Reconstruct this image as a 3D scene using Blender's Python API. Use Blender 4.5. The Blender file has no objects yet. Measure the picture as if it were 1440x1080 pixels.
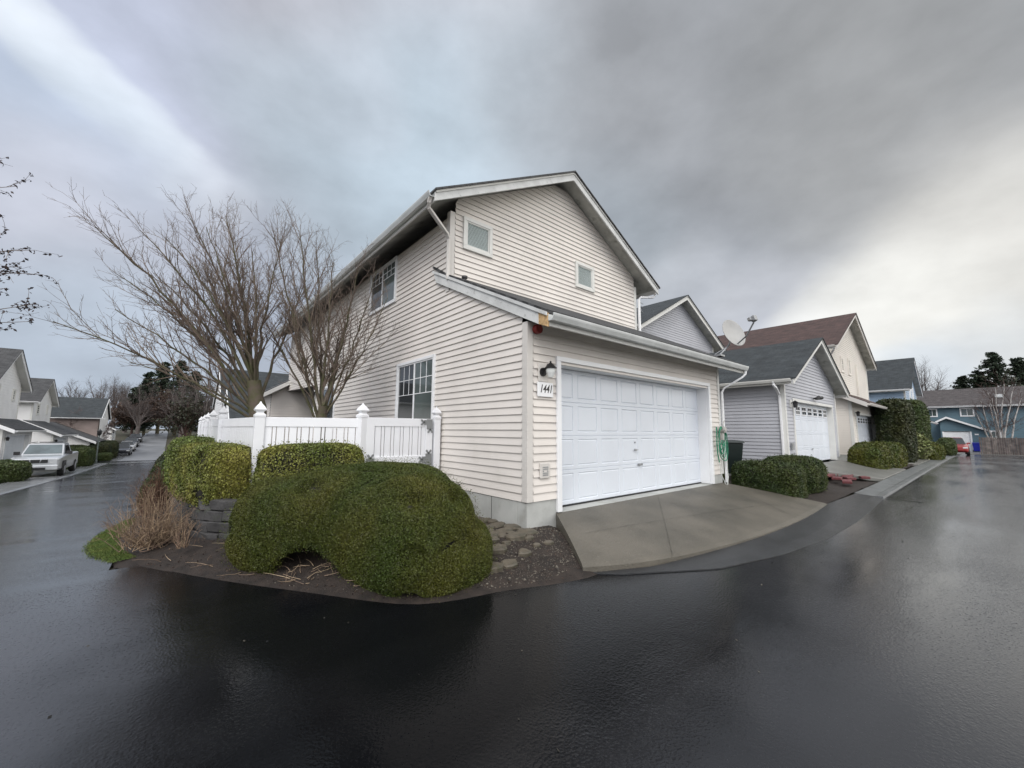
import bpy, math, random
import numpy as np
from mathutils import Matrix, Vector
R_ = math.radians
rs = np.random.RandomState
col = bpy.context.scene.collection
scn = bpy.context.scene

# ------------------------------------------------------------------ camera
FPX = 563.2
CAMR = np.array([[0.76304549, -0.07972117, -0.64140947],
                 [-0.64631651, -0.08482904, -0.75833964],
                 [0.00604557, 0.99320117, -0.11625353]])
CAMP = np.array([-3.74, -4.09, 0.96])
def at(px, py, depth):
    r = CAMR @ np.array([px - 720., 540. - py, -FPX])
    return CAMP + r * depth / FPX
cam_d = bpy.data.cameras.new('camera'); cam = bpy.data.objects.new('camera', cam_d); col.objects.link(cam)
m4 = Matrix.Identity(4)
for i in range(3):
    for j in range(3): m4[i][j] = CAMR[i, j]
    m4[i][3] = CAMP[i]
cam.matrix_world = m4
cam_d.sensor_width = 36; cam_d.lens = FPX / 1440 * 36
cam_d.clip_start = 0.05; cam_d.clip_end = 3000
scn.camera = cam
scn.view_settings.view_transform = 'Standard'; scn.view_settings.look = 'None'
scn.view_settings.exposure = 0; scn.view_settings.gamma = 1

# ------------------------------------------------------------------ light
SUN_EL, SUN_AZ = 46, 238     # degrees; azimuth measured from +Y clockwise
w = bpy.data.worlds.new('World'); scn.world = w; w.use_nodes = True
nt = w.node_tree; nt.nodes.clear()
def N(t, **k):
    n = nt.nodes.new(t)
    for a, b in k.items(): setattr(n, a, b)
    return n
def srgb(r, g, b):
    f = lambda c: (c / 255 / 12.92) if c / 255 <= .04045 else ((c / 255 + .055) / 1.055) ** 2.4
    return (f(r), f(g), f(b))
out = N('ShaderNodeOutputWorld'); bg = N('ShaderNodeBackground'); nt.links.new(bg.outputs[0], out.inputs[0])
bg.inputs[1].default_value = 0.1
sky = N('ShaderNodeTexSky', sky_type='NISHITA'); sky.sun_disc = False
sky.sun_elevation = R_(SUN_EL); sky.sun_rotation = R_(SUN_AZ)
tc = N('ShaderNodeTexCoord')
nz = N('ShaderNodeTexNoise'); nz.inputs['Scale'].default_value = 2.2; nz.inputs['Detail'].default_value = 4; nz.inputs['Roughness'].default_value = .5
mp = N('ShaderNodeMapping'); mp.inputs['Scale'].default_value = (1, 1, 2.2)
nt.links.new(tc.outputs['Generated'], mp.inputs[0]); nt.links.new(mp.outputs[0], nz.inputs['Vector'])
sub = N('ShaderNodeVectorMath', operation='SUBTRACT'); sub.inputs[1].default_value = (.5, .5, .5); nt.links.new(nz.outputs['Color'], sub.inputs[0])
sc_ = N('ShaderNodeVectorMath', operation='SCALE'); sc_.inputs['Scale'].default_value = .17; nt.links.new(sub.outputs[0], sc_.inputs[0])
addv = N('ShaderNodeVectorMath', operation='ADD'); nt.links.new(tc.outputs['Generated'], addv.inputs[0]); nt.links.new(sc_.outputs[0], addv.inputs[1])
nrm = N('ShaderNodeVectorMath', operation='NORMALIZE'); nt.links.new(addv.outputs[0], nrm.inputs[0])
base = N('ShaderNodeMix', data_type='RGBA'); base.inputs[0].default_value = .93
nt.links.new(sky.outputs[0], base.inputs[6])
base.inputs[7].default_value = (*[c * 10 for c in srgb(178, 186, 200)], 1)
cur = base.outputs[2]
def skydir(px, py):
    r = CAMR @ np.array([px - 720., 540. - py, -FPX]); return r / np.linalg.norm(r)
def blob(d, inner, outer, colr, amt, gain=1.):
    """a bank of cloud round direction d, angles in degrees"""
    global cur
    dt = N('ShaderNodeVectorMath', operation='DOT_PRODUCT'); nt.links.new(nrm.outputs[0], dt.inputs[0]); dt.inputs[1].default_value = tuple(d)
    mr = N('ShaderNodeMapRange', interpolation_type='SMOOTHSTEP'); nt.links.new(dt.outputs['Value'], mr.inputs['Value'])
    mr.inputs['From Min'].default_value = math.cos(R_(outer)); mr.inputs['From Max'].default_value = math.cos(R_(inner))
    mr.inputs['To Min'].default_value = 0; mr.inputs['To Max'].default_value = amt
    mx = N('ShaderNodeMix', data_type='RGBA'); nt.links.new(mr.outputs[0], mx.inputs[0]); nt.links.new(cur, mx.inputs[6])
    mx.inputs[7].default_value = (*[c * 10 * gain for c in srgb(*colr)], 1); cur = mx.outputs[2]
# brighter overcast overhead and behind the camera
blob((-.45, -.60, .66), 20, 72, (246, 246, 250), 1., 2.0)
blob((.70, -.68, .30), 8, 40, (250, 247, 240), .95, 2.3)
blob(skydir(720, -400), 5, 40, (205, 208, 214), .8)
blob(skydir(330, 60), 4, 26, (192, 194, 206), .8)
blob(skydir(60, 30), 3, 18, (203, 211, 232), .9)
blob(skydir(0, 150), 2, 10, (200, 212, 236), .7)
blob(skydir(560, 60), 4, 18, (206, 208, 218), .7)
blob(skydir(520, 260), 4, 17, (186, 200, 212), .7)
blob(skydir(620, 230), 4, 20, (190, 206, 219), .8)
blob(skydir(470, 120), 2, 9, (206, 214, 226), .5)
blob(skydir(780, 60), 3, 12, (200, 204, 212), .6)
for q, a_ in (((15, 15), .75), ((60, 66), .8), ((100, 108), .85), ((140, 150), .85), ((182, 192), .8), ((225, 232), .65), ((268, 262), .42), ((318, 292), .25)): blob(skydir(*q), .2, 3.7, (232, 240, 250), a_)
blob(skydir(60, 250), 3, 12, (176, 190, 206), .6)
blob(skydir(40, 330), 2, 9, (198, 202, 214), .6)
blob(skydir(60, 400), 3, 17, (194, 198, 211), .8)
blob(skydir(120, 520), 3, 14, (184, 197, 212), .8)
blob(skydir(420, 180), 2, 12, (178, 190, 202), .5)
blob(skydir(745, 150), 3, 12, (190, 202, 213), .6)
blob(skydir(960, 190), 6, 26, (168, 173, 180), .8)
blob(skydir(840, 350), 5, 15, (170, 179, 188), .75)
blob(skydir(1100, 20), 6, 26, (163, 166, 171), .8)
blob(skydir(1180, 230), 6, 17, (160, 164, 170), .8)
blob(skydir(1400, 60), 5, 24, (158, 160, 162), .85)
blob(skydir(1330, 300), 2, 14, (186, 188, 190), .6)
blob(skydir(960, 420), 3, 9, (198, 202, 209), .6)
blob(skydir(1080, 450), 3, 9, (206, 209, 216), .7)
blob(skydir(1210, 420), 2, 8, (200, 203, 208), .6)
blob(skydir(1440, 330), 1, 13, (206, 205, 202), .6)
blob(skydir(1390, 420), 1, 14, (216, 216, 213), .7)
blob(skydir(1560, 440), 8, 18, (226, 225, 221), .8)
blob(skydir(1260, 470), 1, 11, (236, 236, 232), .85)
blob(skydir(1330, 500), 1, 5, (216, 221, 226), .6)
blob(skydir(1150, 490), 2, 6, (236, 237, 236), .7)
blob(skydir(1440, 500), 2, 6, (214, 219, 223), .7)
blob(skydir(1290, 520), 1, 5, (208, 217, 226), .7)
n2 = N('ShaderNodeTexNoise'); n2.inputs['Scale'].default_value = 3.6; n2.inputs['Detail'].default_value = 9; n2.inputs['Roughness'].default_value = .55
mp2 = N('ShaderNodeMapping'); mp2.inputs['Scale'].default_value = (1, 1, 1.7); nt.links.new(tc.outputs['Generated'], mp2.inputs[0]); nt.links.new(mp2.outputs[0], n2.inputs['Vector'])
mr2 = N('ShaderNodeMapRange'); nt.links.new(n2.outputs['Fac'], mr2.inputs['Value'])
mr2.inputs['From Min'].default_value = .3; mr2.inputs['From Max'].default_value = .7; mr2.inputs['To Min'].default_value = .83; mr2.inputs['To Max'].default_value = 1.19
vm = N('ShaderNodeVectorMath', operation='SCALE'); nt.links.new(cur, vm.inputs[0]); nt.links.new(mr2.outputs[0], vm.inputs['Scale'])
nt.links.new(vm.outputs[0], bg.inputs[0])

sd = bpy.data.lights.new('sun', 'SUN'); sd.energy = 1.45; sd.angle = R_(24); sd.color = (1, .965, .92)
so = bpy.data.objects.new('sun', sd); col.objects.link(so)
az = R_(SUN_AZ); el = R_(SUN_EL)
sv = Vector((math.sin(az) * math.cos(el), math.cos(az) * math.cos(el), math.sin(el)))
so.rotation_euler = sv.to_track_quat('Z', 'Y').to_euler(); so.location = (-20, -20, 30)

# ------------------------------------------------------------------ materials
MT = {}
def mat(name, c, rough=.6, var=.12, scale=3., bump=0., bscale=60., metal=0., spec=.5, c2=None, stain=None, trans=0., island=0., coat=0.):
    if name in MT: return MT[name]
    m = bpy.data.materials.new(name); m.use_nodes = True; t = m.node_tree
    p = t.nodes['Principled BSDF']; MT[name] = m
    def n(k, **kw):
        q = t.nodes.new(k)
        for a, b in kw.items(): setattr(q, a, b)
        return q
    tcn = n('ShaderNodeTexCoord'); no = n('ShaderNodeTexNoise'); no.inputs['Scale'].default_value = scale; no.inputs['Detail'].default_value = 5
    t.links.new(tcn.outputs['Object'], no.inputs['Vector'])
    mx = n('ShaderNodeMix', data_type='RGBA')
    a = c; b = c2 if c2 else tuple(x * (1 - 2 * var) for x in c)
    mx.inputs[6].default_value = (*a, 1); mx.inputs[7].default_value = (*b, 1)
    mrn = n('ShaderNodeMapRange'); mrn.inputs['From Min'].default_value = .35; mrn.inputs['From Max'].default_value = .68
    t.links.new(no.outputs['Fac'], mrn.inputs['Value']); t.links.new(mrn.outputs[0], mx.inputs[0])
    cur = mx.outputs[2]
    if island:
        g = n('ShaderNodeNewGeometry'); hs = n('ShaderNodeHueSaturation'); mm = n('ShaderNodeMapRange')
        mm.inputs['To Min'].default_value = 1 - island; mm.inputs['To Max'].default_value = 1 + island * 1.3
        t.links.new(g.outputs['Random Per Island'], mm.inputs['Value']); t.links.new(mm.outputs[0], hs.inputs['Value'])
        m2 = n('ShaderNodeMapRange'); m2.inputs['To Min'].default_value = .485; m2.inputs['To Max'].default_value = .515
        t.links.new(g.outputs['Random Per Island'], m2.inputs['Value']); t.links.new(m2.outputs[0], hs.inputs['Hue'])
        t.links.new(cur, hs.inputs['Color']); cur = hs.outputs[0]
    if stain:
        n3 = n('ShaderNodeTexNoise'); n3.inputs['Scale'].default_value = stain[1]; n3.inputs['Detail'].default_value = 8; n3.inputs['Roughness'].default_value = .65
        t.links.new(tcn.outputs['Object'], n3.inputs['Vector'])
        m3 = n('ShaderNodeMapRange'); m3.inputs['From Min'].default_value = stain[2]; m3.inputs['From Max'].default_value = stain[2] + .12; m3.inputs['To Max'].default_value = stain[3]
        t.links.new(n3.outputs['Fac'], m3.inputs['Value'])
        mx2 = n('ShaderNodeMix', data_type='RGBA'); t.links.new(m3.outputs[0], mx2.inputs[0]); t.links.new(cur, mx2.inputs[6]); mx2.inputs[7].default_value = (*stain[0], 1)
        cur = mx2.outputs[2]
    t.links.new(cur, p.inputs['Base Color'])
    p.inputs['Roughness'].default_value = rough; p.inputs['Metallic'].default_value = metal; p.inputs['Specular IOR Level'].default_value = spec
    if coat: p.inputs['Coat Weight'].default_value = coat; p.inputs['Coat Roughness'].default_value = .08
    if bump:
        bn = n('ShaderNodeTexNoise'); bn.inputs['Scale'].default_value = bscale; bn.inputs['Detail'].default_value = 4
        t.links.new(tcn.outputs['Object'], bn.inputs['Vector'])
        bp = n('ShaderNodeBump'); bp.inputs['Strength'].default_value = bump; bp.inputs['Distance'].default_value = .01
        t.links.new(bn.outputs['Fac'], bp.inputs['Height']); t.links.new(bp.outputs[0], p.inputs['Normal'])
    return m
BEIGE = mat('beige_vinyl_siding', (.69, .65, .605), .55, .05, 1.2, .08, 90, stain=((.50, .47, .41), 1.3, .60, .35))
TRIM = mat('greyed_white_trim', (.66, .66, .63), .5, .05, 2., .05, 60)
CORNER = mat('corner_trim', (.60, .575, .54), .5, .05, 2.)
WEATH = mat('weathered_white_board', (.62, .63, .62), .7, .1, 4, .3, 50, stain=((.22, .23, .22), 9, .60, .8))
BAREWOOD = mat('bare_broken_wood', (.60, .40, .20), .8, .25, 30, .3, 60)
WHITE = mat('white_paint', (.78, .79, .80), .4, .03, 2.)
VINYL = mat('white_vinyl', (.80, .81, .83), .35, .03, 2., stain=((.45, .48, .45), 5, .70, .25))
DOORW = mat('white_garage_door', (.665, .705, .76), .38, .03, 1.5, .05, 40, stain=((.52, .56, .60), 2.2, .62, .35))
GUTTER = mat('gutter_metal', (.58, .60, .59), .35, .1, 3., stain=((.25, .27, .24), 3.5, .62, .5))
SOFFIT = mat('soffit_board', (.50, .50, .46), .7, .15, 3., stain=((.12, .13, .10), 4, .55, .6))
CONC = mat('foundation_concrete', (.47, .48, .46), .8, .12, 2.5, .3, 40, stain=((.30, .30, .27), 3, .55, .6))
DRIVE = mat('wet_driveway_concrete', (.122, .110, .088), .5, .16, 1.3, 1., 70, c2=(.066, .061, .048), stain=((.19, .175, .145), 55, .55, .5))
DRIVE2 = mat('damp_driveway_concrete', (.15, .15, .138), .4, .12, 1.4, .3, 120)
KERB = mat('wet_kerb_concrete', (.17, .18, .185), .3, .2, 2., .4, 150, stain=((.07, .075, .08), 2.5, .55, .7))
BLACKM = mat('black_iron', (.015, .015, .016), .4, .1, 5)
DARK = mat('dark_inside', (.012, .013, .014), .5, .1, 2)
GREYM = mat('grey_metal', (.32, .33, .34), .4, .1, 4, metal=.6)
HINGE = mat('grey_hinge_metal', (.22, .23, .23), .5, .08, 6)
BARK = mat('mossy_bark', (.105, .082, .064), .85, .2, 7, 1., 30, c2=(.075, .078, .030))
TWIG = mat('twig_bark', (.175, .132, .104), .8, .2, 3, island=.25)
SOIL = mat('bark_mulch', (.030, .021, .016), .75, .3, 9, 1., 60, island=0, stain=((.060, .045, .034), 22, .6, .8))
GROUND = mat('damp_ground', (.045, .050, .028), .85, .3, .7, .6, 8, c2=(.06, .045, .03))
STONE = mat('paving_stone', (.115, .098, .072), .45, .2, 5, .9, 25, stain=((.06, .058, .04), 6, .52, .7))
BLOCK = mat('retaining_block', (.060, .058, .058), .8, .25, 6, 1., 25, stain=((.045, .06, .03), 4, .58, .6))
GRAVEL = mat('gravel', (.105, .092, .075), .7, .2, 8, island=.75)

def glass_mat(name, c=(.02, .025, .028), rough=.04):
    return mat(name, c, rough, .2, 1.2, spec=.9)
GLASS = glass_mat('window_glass')
GLASSL = glass_mat('grey_window_glass', (.09, .115, .11), .05)
BLINDM = mat('window_blind', (.62, .70, .69), .35, .05, 3)

def roof_mat(name, c, c2):
    m = bpy.data.materials.new(name); m.use_nodes = True; t = m.node_tree; p = t.nodes['Principled BSDF']; MT[name] = m
    def n(k): return t.nodes.new(k)
    uv = n('ShaderNodeUVMap'); br = n('ShaderNodeTexBrick'); t.links.new(uv.outputs[0], br.inputs['Vector'])
    br.inputs['Scale'].default_value = 1; br.inputs['Brick Width'].default_value = .32; br.inputs['Row Height'].default_value = .14
    br.inputs['Mortar Size'].default_value = .006; br.inputs['Color1'].default_value = (*c, 1); br.inputs['Color2'].default_value = (*c2, 1)
    br.inputs['Mortar'].default_value = (*[x * .4 for x in c], 1); br.inputs['Bias'].default_value = 0
    no = n('ShaderNodeTexNoise'); no.inputs['Scale'].default_value = 2.5; no.inputs['Detail'].default_value = 8; t.links.new(uv.outputs[0], no.inputs['Vector'])
    mx = n('ShaderNodeMix'); mx.data_type = 'RGBA'; mx.blend_type = 'MULTIPLY'; mx.inputs[0].default_value = .7
    t.links.new(br.outputs[0], mx.inputs[6])
    rp = n('ShaderNodeMapRange'); rp.inputs['From Min'].default_value = .3; rp.inputs['From Max'].default_value = .7; rp.inputs['To Min'].default_value = .55; rp.inputs['To Max'].default_value = 1.35
    t.links.new(no.outputs['Fac'], rp.inputs['Value']); t.links.new(rp.outputs[0], mx.inputs[7])
    t.links.new(mx.outputs[2], p.inputs['Base Color']); p.inputs['Roughness'].default_value = .75
    n5 = n('ShaderNodeTexNoise'); n5.inputs['Scale'].default_value = 60; t.links.new(uv.outputs[0], n5.inputs['Vector'])
    ad = n('ShaderNodeMath'); ad.operation = 'MULTIPLY_ADD'; t.links.new(br.outputs['Fac'], ad.inputs[0]); ad.inputs[1].default_value = -1.; t.links.new(n5.outputs['Fac'], ad.inputs[2])
    bp = n('ShaderNodeBump'); bp.inputs['Distance'].default_value = .012; bp.inputs['Strength'].default_value = .8; t.links.new(ad.outputs[0], bp.inputs['Height']); t.links.new(bp.outputs[0], p.inputs['Normal'])
    return m
ROOF_CH = roof_mat('charcoal_shingle', (.040, .041, .043), (.065, .066, .068))
ROOF_BL = roof_mat('blue_black_shingle', (.024, .030, .034), (.040, .048, .052))
ROOF_BR = roof_mat('brown_shingle', (.055, .032, .028), (.082, .047, .041))
ROOF_GR = roof_mat('grey_brown_shingle', (.060, .052, .052), (.085, .075, .074))

def asphalt():
    m = bpy.data.materials.new('wet_asphalt'); m.use_nodes = True; t = m.node_tree; p = t.nodes['Principled BSDF']
    def n(k): return t.nodes.new(k)
    tcn = n('ShaderNodeTexCoord')
    big = n('ShaderNodeTexNoise'); big.inputs['Scale'].default_value = .32; big.inputs['Detail'].default_value = 6; big.inputs['Roughness'].default_value = .6; t.links.new(tcn.outputs['Object'], big.inputs['Vector'])
    mp = n('ShaderNodeMapping'); mp.inputs['Scale'].default_value = (.25, 1.6, 1); mp.inputs['Rotation'].default_value = (0, 0, R_(20)); t.links.new(tcn.outputs['Object'], mp.inputs[0])
    st = n('ShaderNodeTexNoise'); st.inputs['Scale'].default_value = 1.2; st.inputs['Detail'].default_value = 7; t.links.new(mp.outputs[0], st.inputs['Vector'])
    cr = n('ShaderNodeMix'); cr.data_type = 'RGBA'; cr.inputs[6].default_value = (.0022, .0026, .0034, 1); cr.inputs[7].default_value = (.0075, .008, .009, 1); t.links.new(st.outputs['Fac'], cr.inputs[0])
    # dark reflection painted into the road by the corner, paler sky sheen round it
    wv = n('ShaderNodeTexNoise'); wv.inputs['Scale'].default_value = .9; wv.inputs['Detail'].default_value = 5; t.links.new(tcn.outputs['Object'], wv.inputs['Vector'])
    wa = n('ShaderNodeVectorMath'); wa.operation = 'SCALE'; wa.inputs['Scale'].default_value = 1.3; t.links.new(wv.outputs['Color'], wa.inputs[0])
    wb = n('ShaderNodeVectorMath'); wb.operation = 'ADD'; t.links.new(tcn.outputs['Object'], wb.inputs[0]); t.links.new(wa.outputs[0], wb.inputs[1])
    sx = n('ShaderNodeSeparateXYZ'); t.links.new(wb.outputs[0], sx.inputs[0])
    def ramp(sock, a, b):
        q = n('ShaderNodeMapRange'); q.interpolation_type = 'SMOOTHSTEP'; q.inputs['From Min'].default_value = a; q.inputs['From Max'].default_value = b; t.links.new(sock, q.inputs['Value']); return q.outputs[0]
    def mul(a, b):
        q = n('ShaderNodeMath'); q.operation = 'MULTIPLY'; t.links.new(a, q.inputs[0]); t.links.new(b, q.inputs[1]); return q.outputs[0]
    new = mul(mul(ramp(sx.outputs['X'], -3.9, -2.7), ramp(sx.outputs['Y'], -2.9, -1.7)), ramp(sx.outputs['X'], 6.5, 3.2))  # mask of the painted dark reflection
    sheen_mix = n('ShaderNodeMix'); sheen_mix.data_type = 'RGBA'; sheen_mix.inputs[6].default_value = (.020, .021, .025, 1); t.links.new(new, sheen_mix.inputs[0]); t.links.new(cr.outputs[2], sheen_mix.inputs[7])
    t.links.new(sheen_mix.outputs[2], p.inputs['Base Color'])
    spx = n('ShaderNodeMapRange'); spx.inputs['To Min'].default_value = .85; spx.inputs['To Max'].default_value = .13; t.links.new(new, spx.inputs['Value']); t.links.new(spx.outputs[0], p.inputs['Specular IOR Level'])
    # wet film: rough where the stone stands out, smooth where water lies
    av = n('ShaderNodeMath'); av.operation = 'ADD'; t.links.new(big.outputs['Fac'], av.inputs[0]); t.links.new(st.outputs['Fac'], av.inputs[1])
    rr = n('ShaderNodeMapRange'); rr.inputs['From Min'].default_value = .75; rr.inputs['From Max'].default_value = 1.2; rr.inputs['To Min'].default_value = .04; rr.inputs['To Max'].default_value = .17
    t.links.new(av.outputs[0], rr.inputs['Value'])
    sp = n('ShaderNodeTexNoise'); sp.inputs['Scale'].default_value = 62; sp.inputs['Detail'].default_value = 5; sp.inputs['Roughness'].default_value = .7; t.links.new(tcn.outputs['Object'], sp.inputs['Vector'])
    sm_ = n('ShaderNodeMapRange'); sm_.inputs['From Min'].default_value = .52; sm_.inputs['From Max'].default_value = .66; sm_.inputs['To Max'].default_value = .30; t.links.new(sp.outputs['Fac'], sm_.inputs['Value'])
    sa = n('ShaderNodeMath'); sa.operation = 'ADD'; t.links.new(rr.outputs[0], sa.inputs[0]); t.links.new(sm_.outputs[0], sa.inputs[1]); t.links.new(sa.outputs[0], p.inputs['Roughness'])
    p.inputs['Specular IOR Level'].default_value = .18
    f1 = n('ShaderNodeTexNoise'); f1.inputs['Scale'].default_value = 48; f1.inputs['Detail'].default_value = 3; t.links.new(tcn.outputs['Object'], f1.inputs['Vector'])
    f2 = n('ShaderNodeTexVoronoi'); f2.inputs['Scale'].default_value = 60; t.links.new(tcn.outputs['Object'], f2.inputs['Vector'])
    ad = n('ShaderNodeMath'); ad.operation = 'MULTIPLY_ADD'; t.links.new(f2.outputs['Distance'], ad.inputs[0]); ad.inputs[1].default_value = .7; t.links.new(f1.outputs['Fac'], ad.inputs[2])
    bp = n('ShaderNodeBump'); bp.inputs['Distance'].default_value = .006
    bs = n('ShaderNodeMapRange'); bs.inputs['From Min'].default_value = .75; bs.inputs['From Max'].default_value = 1.2; bs.inputs['To Min'].default_value = .06; bs.inputs['To Max'].default_value = .34
    t.links.new(av.outputs[0], bs.inputs['Value']); t.links.new(bs.outputs[0], bp.inputs['Strength'])
    t.links.new(ad.outputs[0], bp.inputs['Height']); t.links.new(bp.outputs[0], p.inputs['Normal'])
    return m
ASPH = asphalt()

# ------------------------------------------------------------------ object helpers
def tag(o, label=None, cat=None, group=None, kind=None):
    if label: o['label'] = label
    if cat: o['category'] = cat
    if group: o['group'] = group
    if kind: o['kind'] = kind
    return o
def empty(name, loc=(0, 0, 0), rz=0., label=None, cat=None, group=None):
    o = bpy.data.objects.new(name, None); col.objects.link(o); o.location = loc; o.rotation_euler = (0, 0, rz); o.empty_display_size = .1
    return tag(o, label, cat, group)
def raw(name, V, F, m, parent=None, smooth=False):
    """V (n,3) array, F (k,3|4) array of equal-size faces"""
    V = np.asarray(V, np.float32); F = np.asarray(F, np.int32); k = F.shape[1]
    me = bpy.data.meshes.new(name); me.vertices.add(len(V)); me.vertices.foreach_set('co', V.ravel())
    me.loops.add(F.size); me.loops.foreach_set('vertex_index', F.ravel())
    me.polygons.add(len(F)); me.polygons.foreach_set('loop_start', np.arange(0, F.size, k, dtype=np.int32))
    try: me.polygons.foreach_set('loop_total', np.full(len(F), k, np.int32))
    except Exception: pass
    if smooth: me.polygons.foreach_set('use_smooth', np.ones(len(F), bool))
    me.update(calc_edges=True); me.materials.append(m)
    o = bpy.data.objects.new(name, me); col.objects.link(o)
    if parent: o.parent = parent
    return o
def copy_tree(o, parent=None):
    c = o.copy(); col.objects.link(c)
    if parent: c.parent = parent
    for ch in list(o.children): copy_tree(ch, c)
    return c
class MB:
    def __init__(s, M=None): s.V = []; s.F = []; s.M = M; s.uv = {}
    def add(s, vs, fs):
        n = len(s.V)
        for v in vs:
            v = Vector(v)
            s.V.append(tuple(s.M @ v) if s.M else tuple(v))
        for f in fs: s.F.append([n + i for i in f])
        return s
    def box(s, x0, x1, y0, y1, z0, z1):
        return s.add([(x0, y0, z0), (x1, y0, z0), (x1, y1, z0), (x0, y1, z0), (x0, y0, z1), (x1, y0, z1), (x1, y1, z1), (x0, y1, z1)],
                     [(0, 3, 2, 1), (4, 5, 6, 7), (0, 1, 5, 4), (1, 2, 6, 5), (2, 3, 7, 6), (3, 0, 4, 7)])
    def ext(s, poly, vec):
        """polygon (3D pts) extruded along vec"""
        n = len(poly); v = Vector(vec)
        return s.add([tuple(p) for p in poly] + [tuple(Vector(p) + v) for p in poly],
                     [tuple(range(n - 1, -1, -1)), tuple(range(n, 2 * n))] + [(i, (i + 1) % n, n + (i + 1) % n, n + i) for i in range(n)])
    def tube(s, pts, r, n=8, cap=True, flat=None):
        pts = [Vector(p) for p in pts]; rr = r if hasattr(r, '__len__') else [r] * len(pts)
        vs = []; up = Vector((0, 0, 1))
        for i, p in enumerate(pts):
            t = (pts[min(i + 1, len(pts) - 1)] - pts[max(i - 1, 0)]).normalized()
            a = t.cross(up)
            if a.length < .05: a = t.cross(Vector((0, 1, 0)))
            a.normalize(); b = t.cross(a)
            for k in range(n):
                th = 2 * math.pi * (k + (.5 if n == 4 else 0)) / n
                vs.append(tuple(p + a * math.cos(th) * rr[i] + b * math.sin(th) * rr[i] * (flat or 1)))
        fs = [(i * n + k, i * n + (k + 1) % n, (i + 1) * n + (k + 1) % n, (i + 1) * n + k) for i in range(len(pts) - 1) for k in range(n)]
        if cap: fs += [tuple(range(n - 1, -1, -1)), tuple((len(pts) - 1) * n + k for k in range(n))]
        return s.add(vs, fs)
    def lathe(s, prof, c=(0, 0, 0), n=16, sq=False):
        """profile [(r,z)...] round the vertical through c"""
        vs = []; 
        for (r, z) in prof:
            for k in range(n):
                th = 2 * math.pi * (k + (.5 if sq else 0)) / n
                rr = r * (math.sqrt(2) if sq else 1)
                vs.append((c[0] + rr * math.cos(th), c[1] + rr * math.sin(th), c[2] + z))
        m = len(prof)
        fs = [(i * n + k, i * n + (k + 1) % n, (i + 1) * n + (k + 1) % n, (i + 1) * n + k) for i in range(m - 1) for k in range(n)]
        fs += [tuple(range(n - 1, -1, -1)), tuple((m - 1) * n + k for k in range(n))]
        return s.add(vs, fs)
    def loft(s, rings, cap=True):
        n = len(rings[0]); vs = [p for r in rings for p in r]
        fs = [(i * n + k, i * n + (k + 1) % n, (i + 1) * n + (k + 1) % n, (i + 1) * n + k) for i in range(len(rings) - 1) for k in range(n)]
        if cap: fs += [tuple(range(n - 1, -1, -1)), tuple((len(rings) - 1) * n + k for k in range(n))]
        return s.add(vs, fs)
    def build(s, name, m, parent=None, smooth=False, bevel=0., seg=2, solid=0.):
        me = bpy.data.meshes.new(name); me.from_pydata(s.V, [], s.F); me.materials.append(m); me.validate()
        if smooth: me.polygons.foreach_set('use_smooth', [True] * len(me.polygons))
        o = bpy.data.objects.new(name, me); col.objects.link(o)
        if parent: o.parent = parent
        if bevel:
            b = o.modifiers.new('bevel', 'BEVEL'); b.width = bevel; b.segments = seg; b.limit_method = 'ANGLE'; b.angle_limit = R_(40)
        return o
def WF(o, u, n):
    """wall frame: x along wall, y inward, z up"""
    M = Matrix.Identity(4); u = Vector(u); n = Vector(n)
    for i in range(3): M[i][0] = u[i]; M[i][1] = -n[i]; M[i][2] = (0, 0, 1)[i]; M[i][3] = o[i]
    return M
CRS = .1086
SR = rs(1234)
def siding(name, M, left, right, z0, z1, m, parent, holes=(), back=True, exp=CRS, lip=.017):
    b = MB(M); k = 0; z = z0
    while z < z1 - .005:
        zt = min(z + exp, z1); zm = (z + zt) / 2
        L, Rr = left(zm), right(zm)
        if Rr - L > .02:
            iv = [(L, Rr)]
            for (h0, h1, hz0, hz1) in holes:
                if hz0 < zm < hz1:
                    nv = []
                    for (a, c) in iv:
                        if h1 <= a or h0 >= c: nv.append((a, c)); continue
                        if h0 > a: nv.append((a, h0))
                        if h1 < c: nv.append((h1, c))
                    iv = nv
            if back == 'seams' and SR.rand() < .34 and Rr - L > 2:
                q_ = L + (Rr - L) * SR.rand()
                if any(a_ + .1 < q_ < c_ - .1 for a_, c_ in iv): b.add([(q_, -lip - .0012, z), (q_ + .0022, -lip - .0012, z), (q_ + .0022, .0018, zt), (q_, .0018, zt), (q_, -lip + .001, z), (q_, .003, zt)], [(0, 1, 2, 3), (4, 0, 3, 5)])
            for (a, c) in iv:
                a0, a1 = (left(z + .002), left(zt - .002)) if a == L else (a, a)
                c0, c1 = (right(z + .002), right(zt - .002)) if c == Rr else (c, c)
                if c1 < a1: a1 = c1 = (a1 + c1) / 2
                b.add([(a0, -lip, z), (c0, -lip, z), (c1, .003, zt), (a1, .003, zt), (a0, .010, z), (c0, .010, z)], [(0, 1, 2, 3), (4, 5, 1, 0)])
        z += exp; k += 1
    return b.build(name, m, parent)
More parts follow.
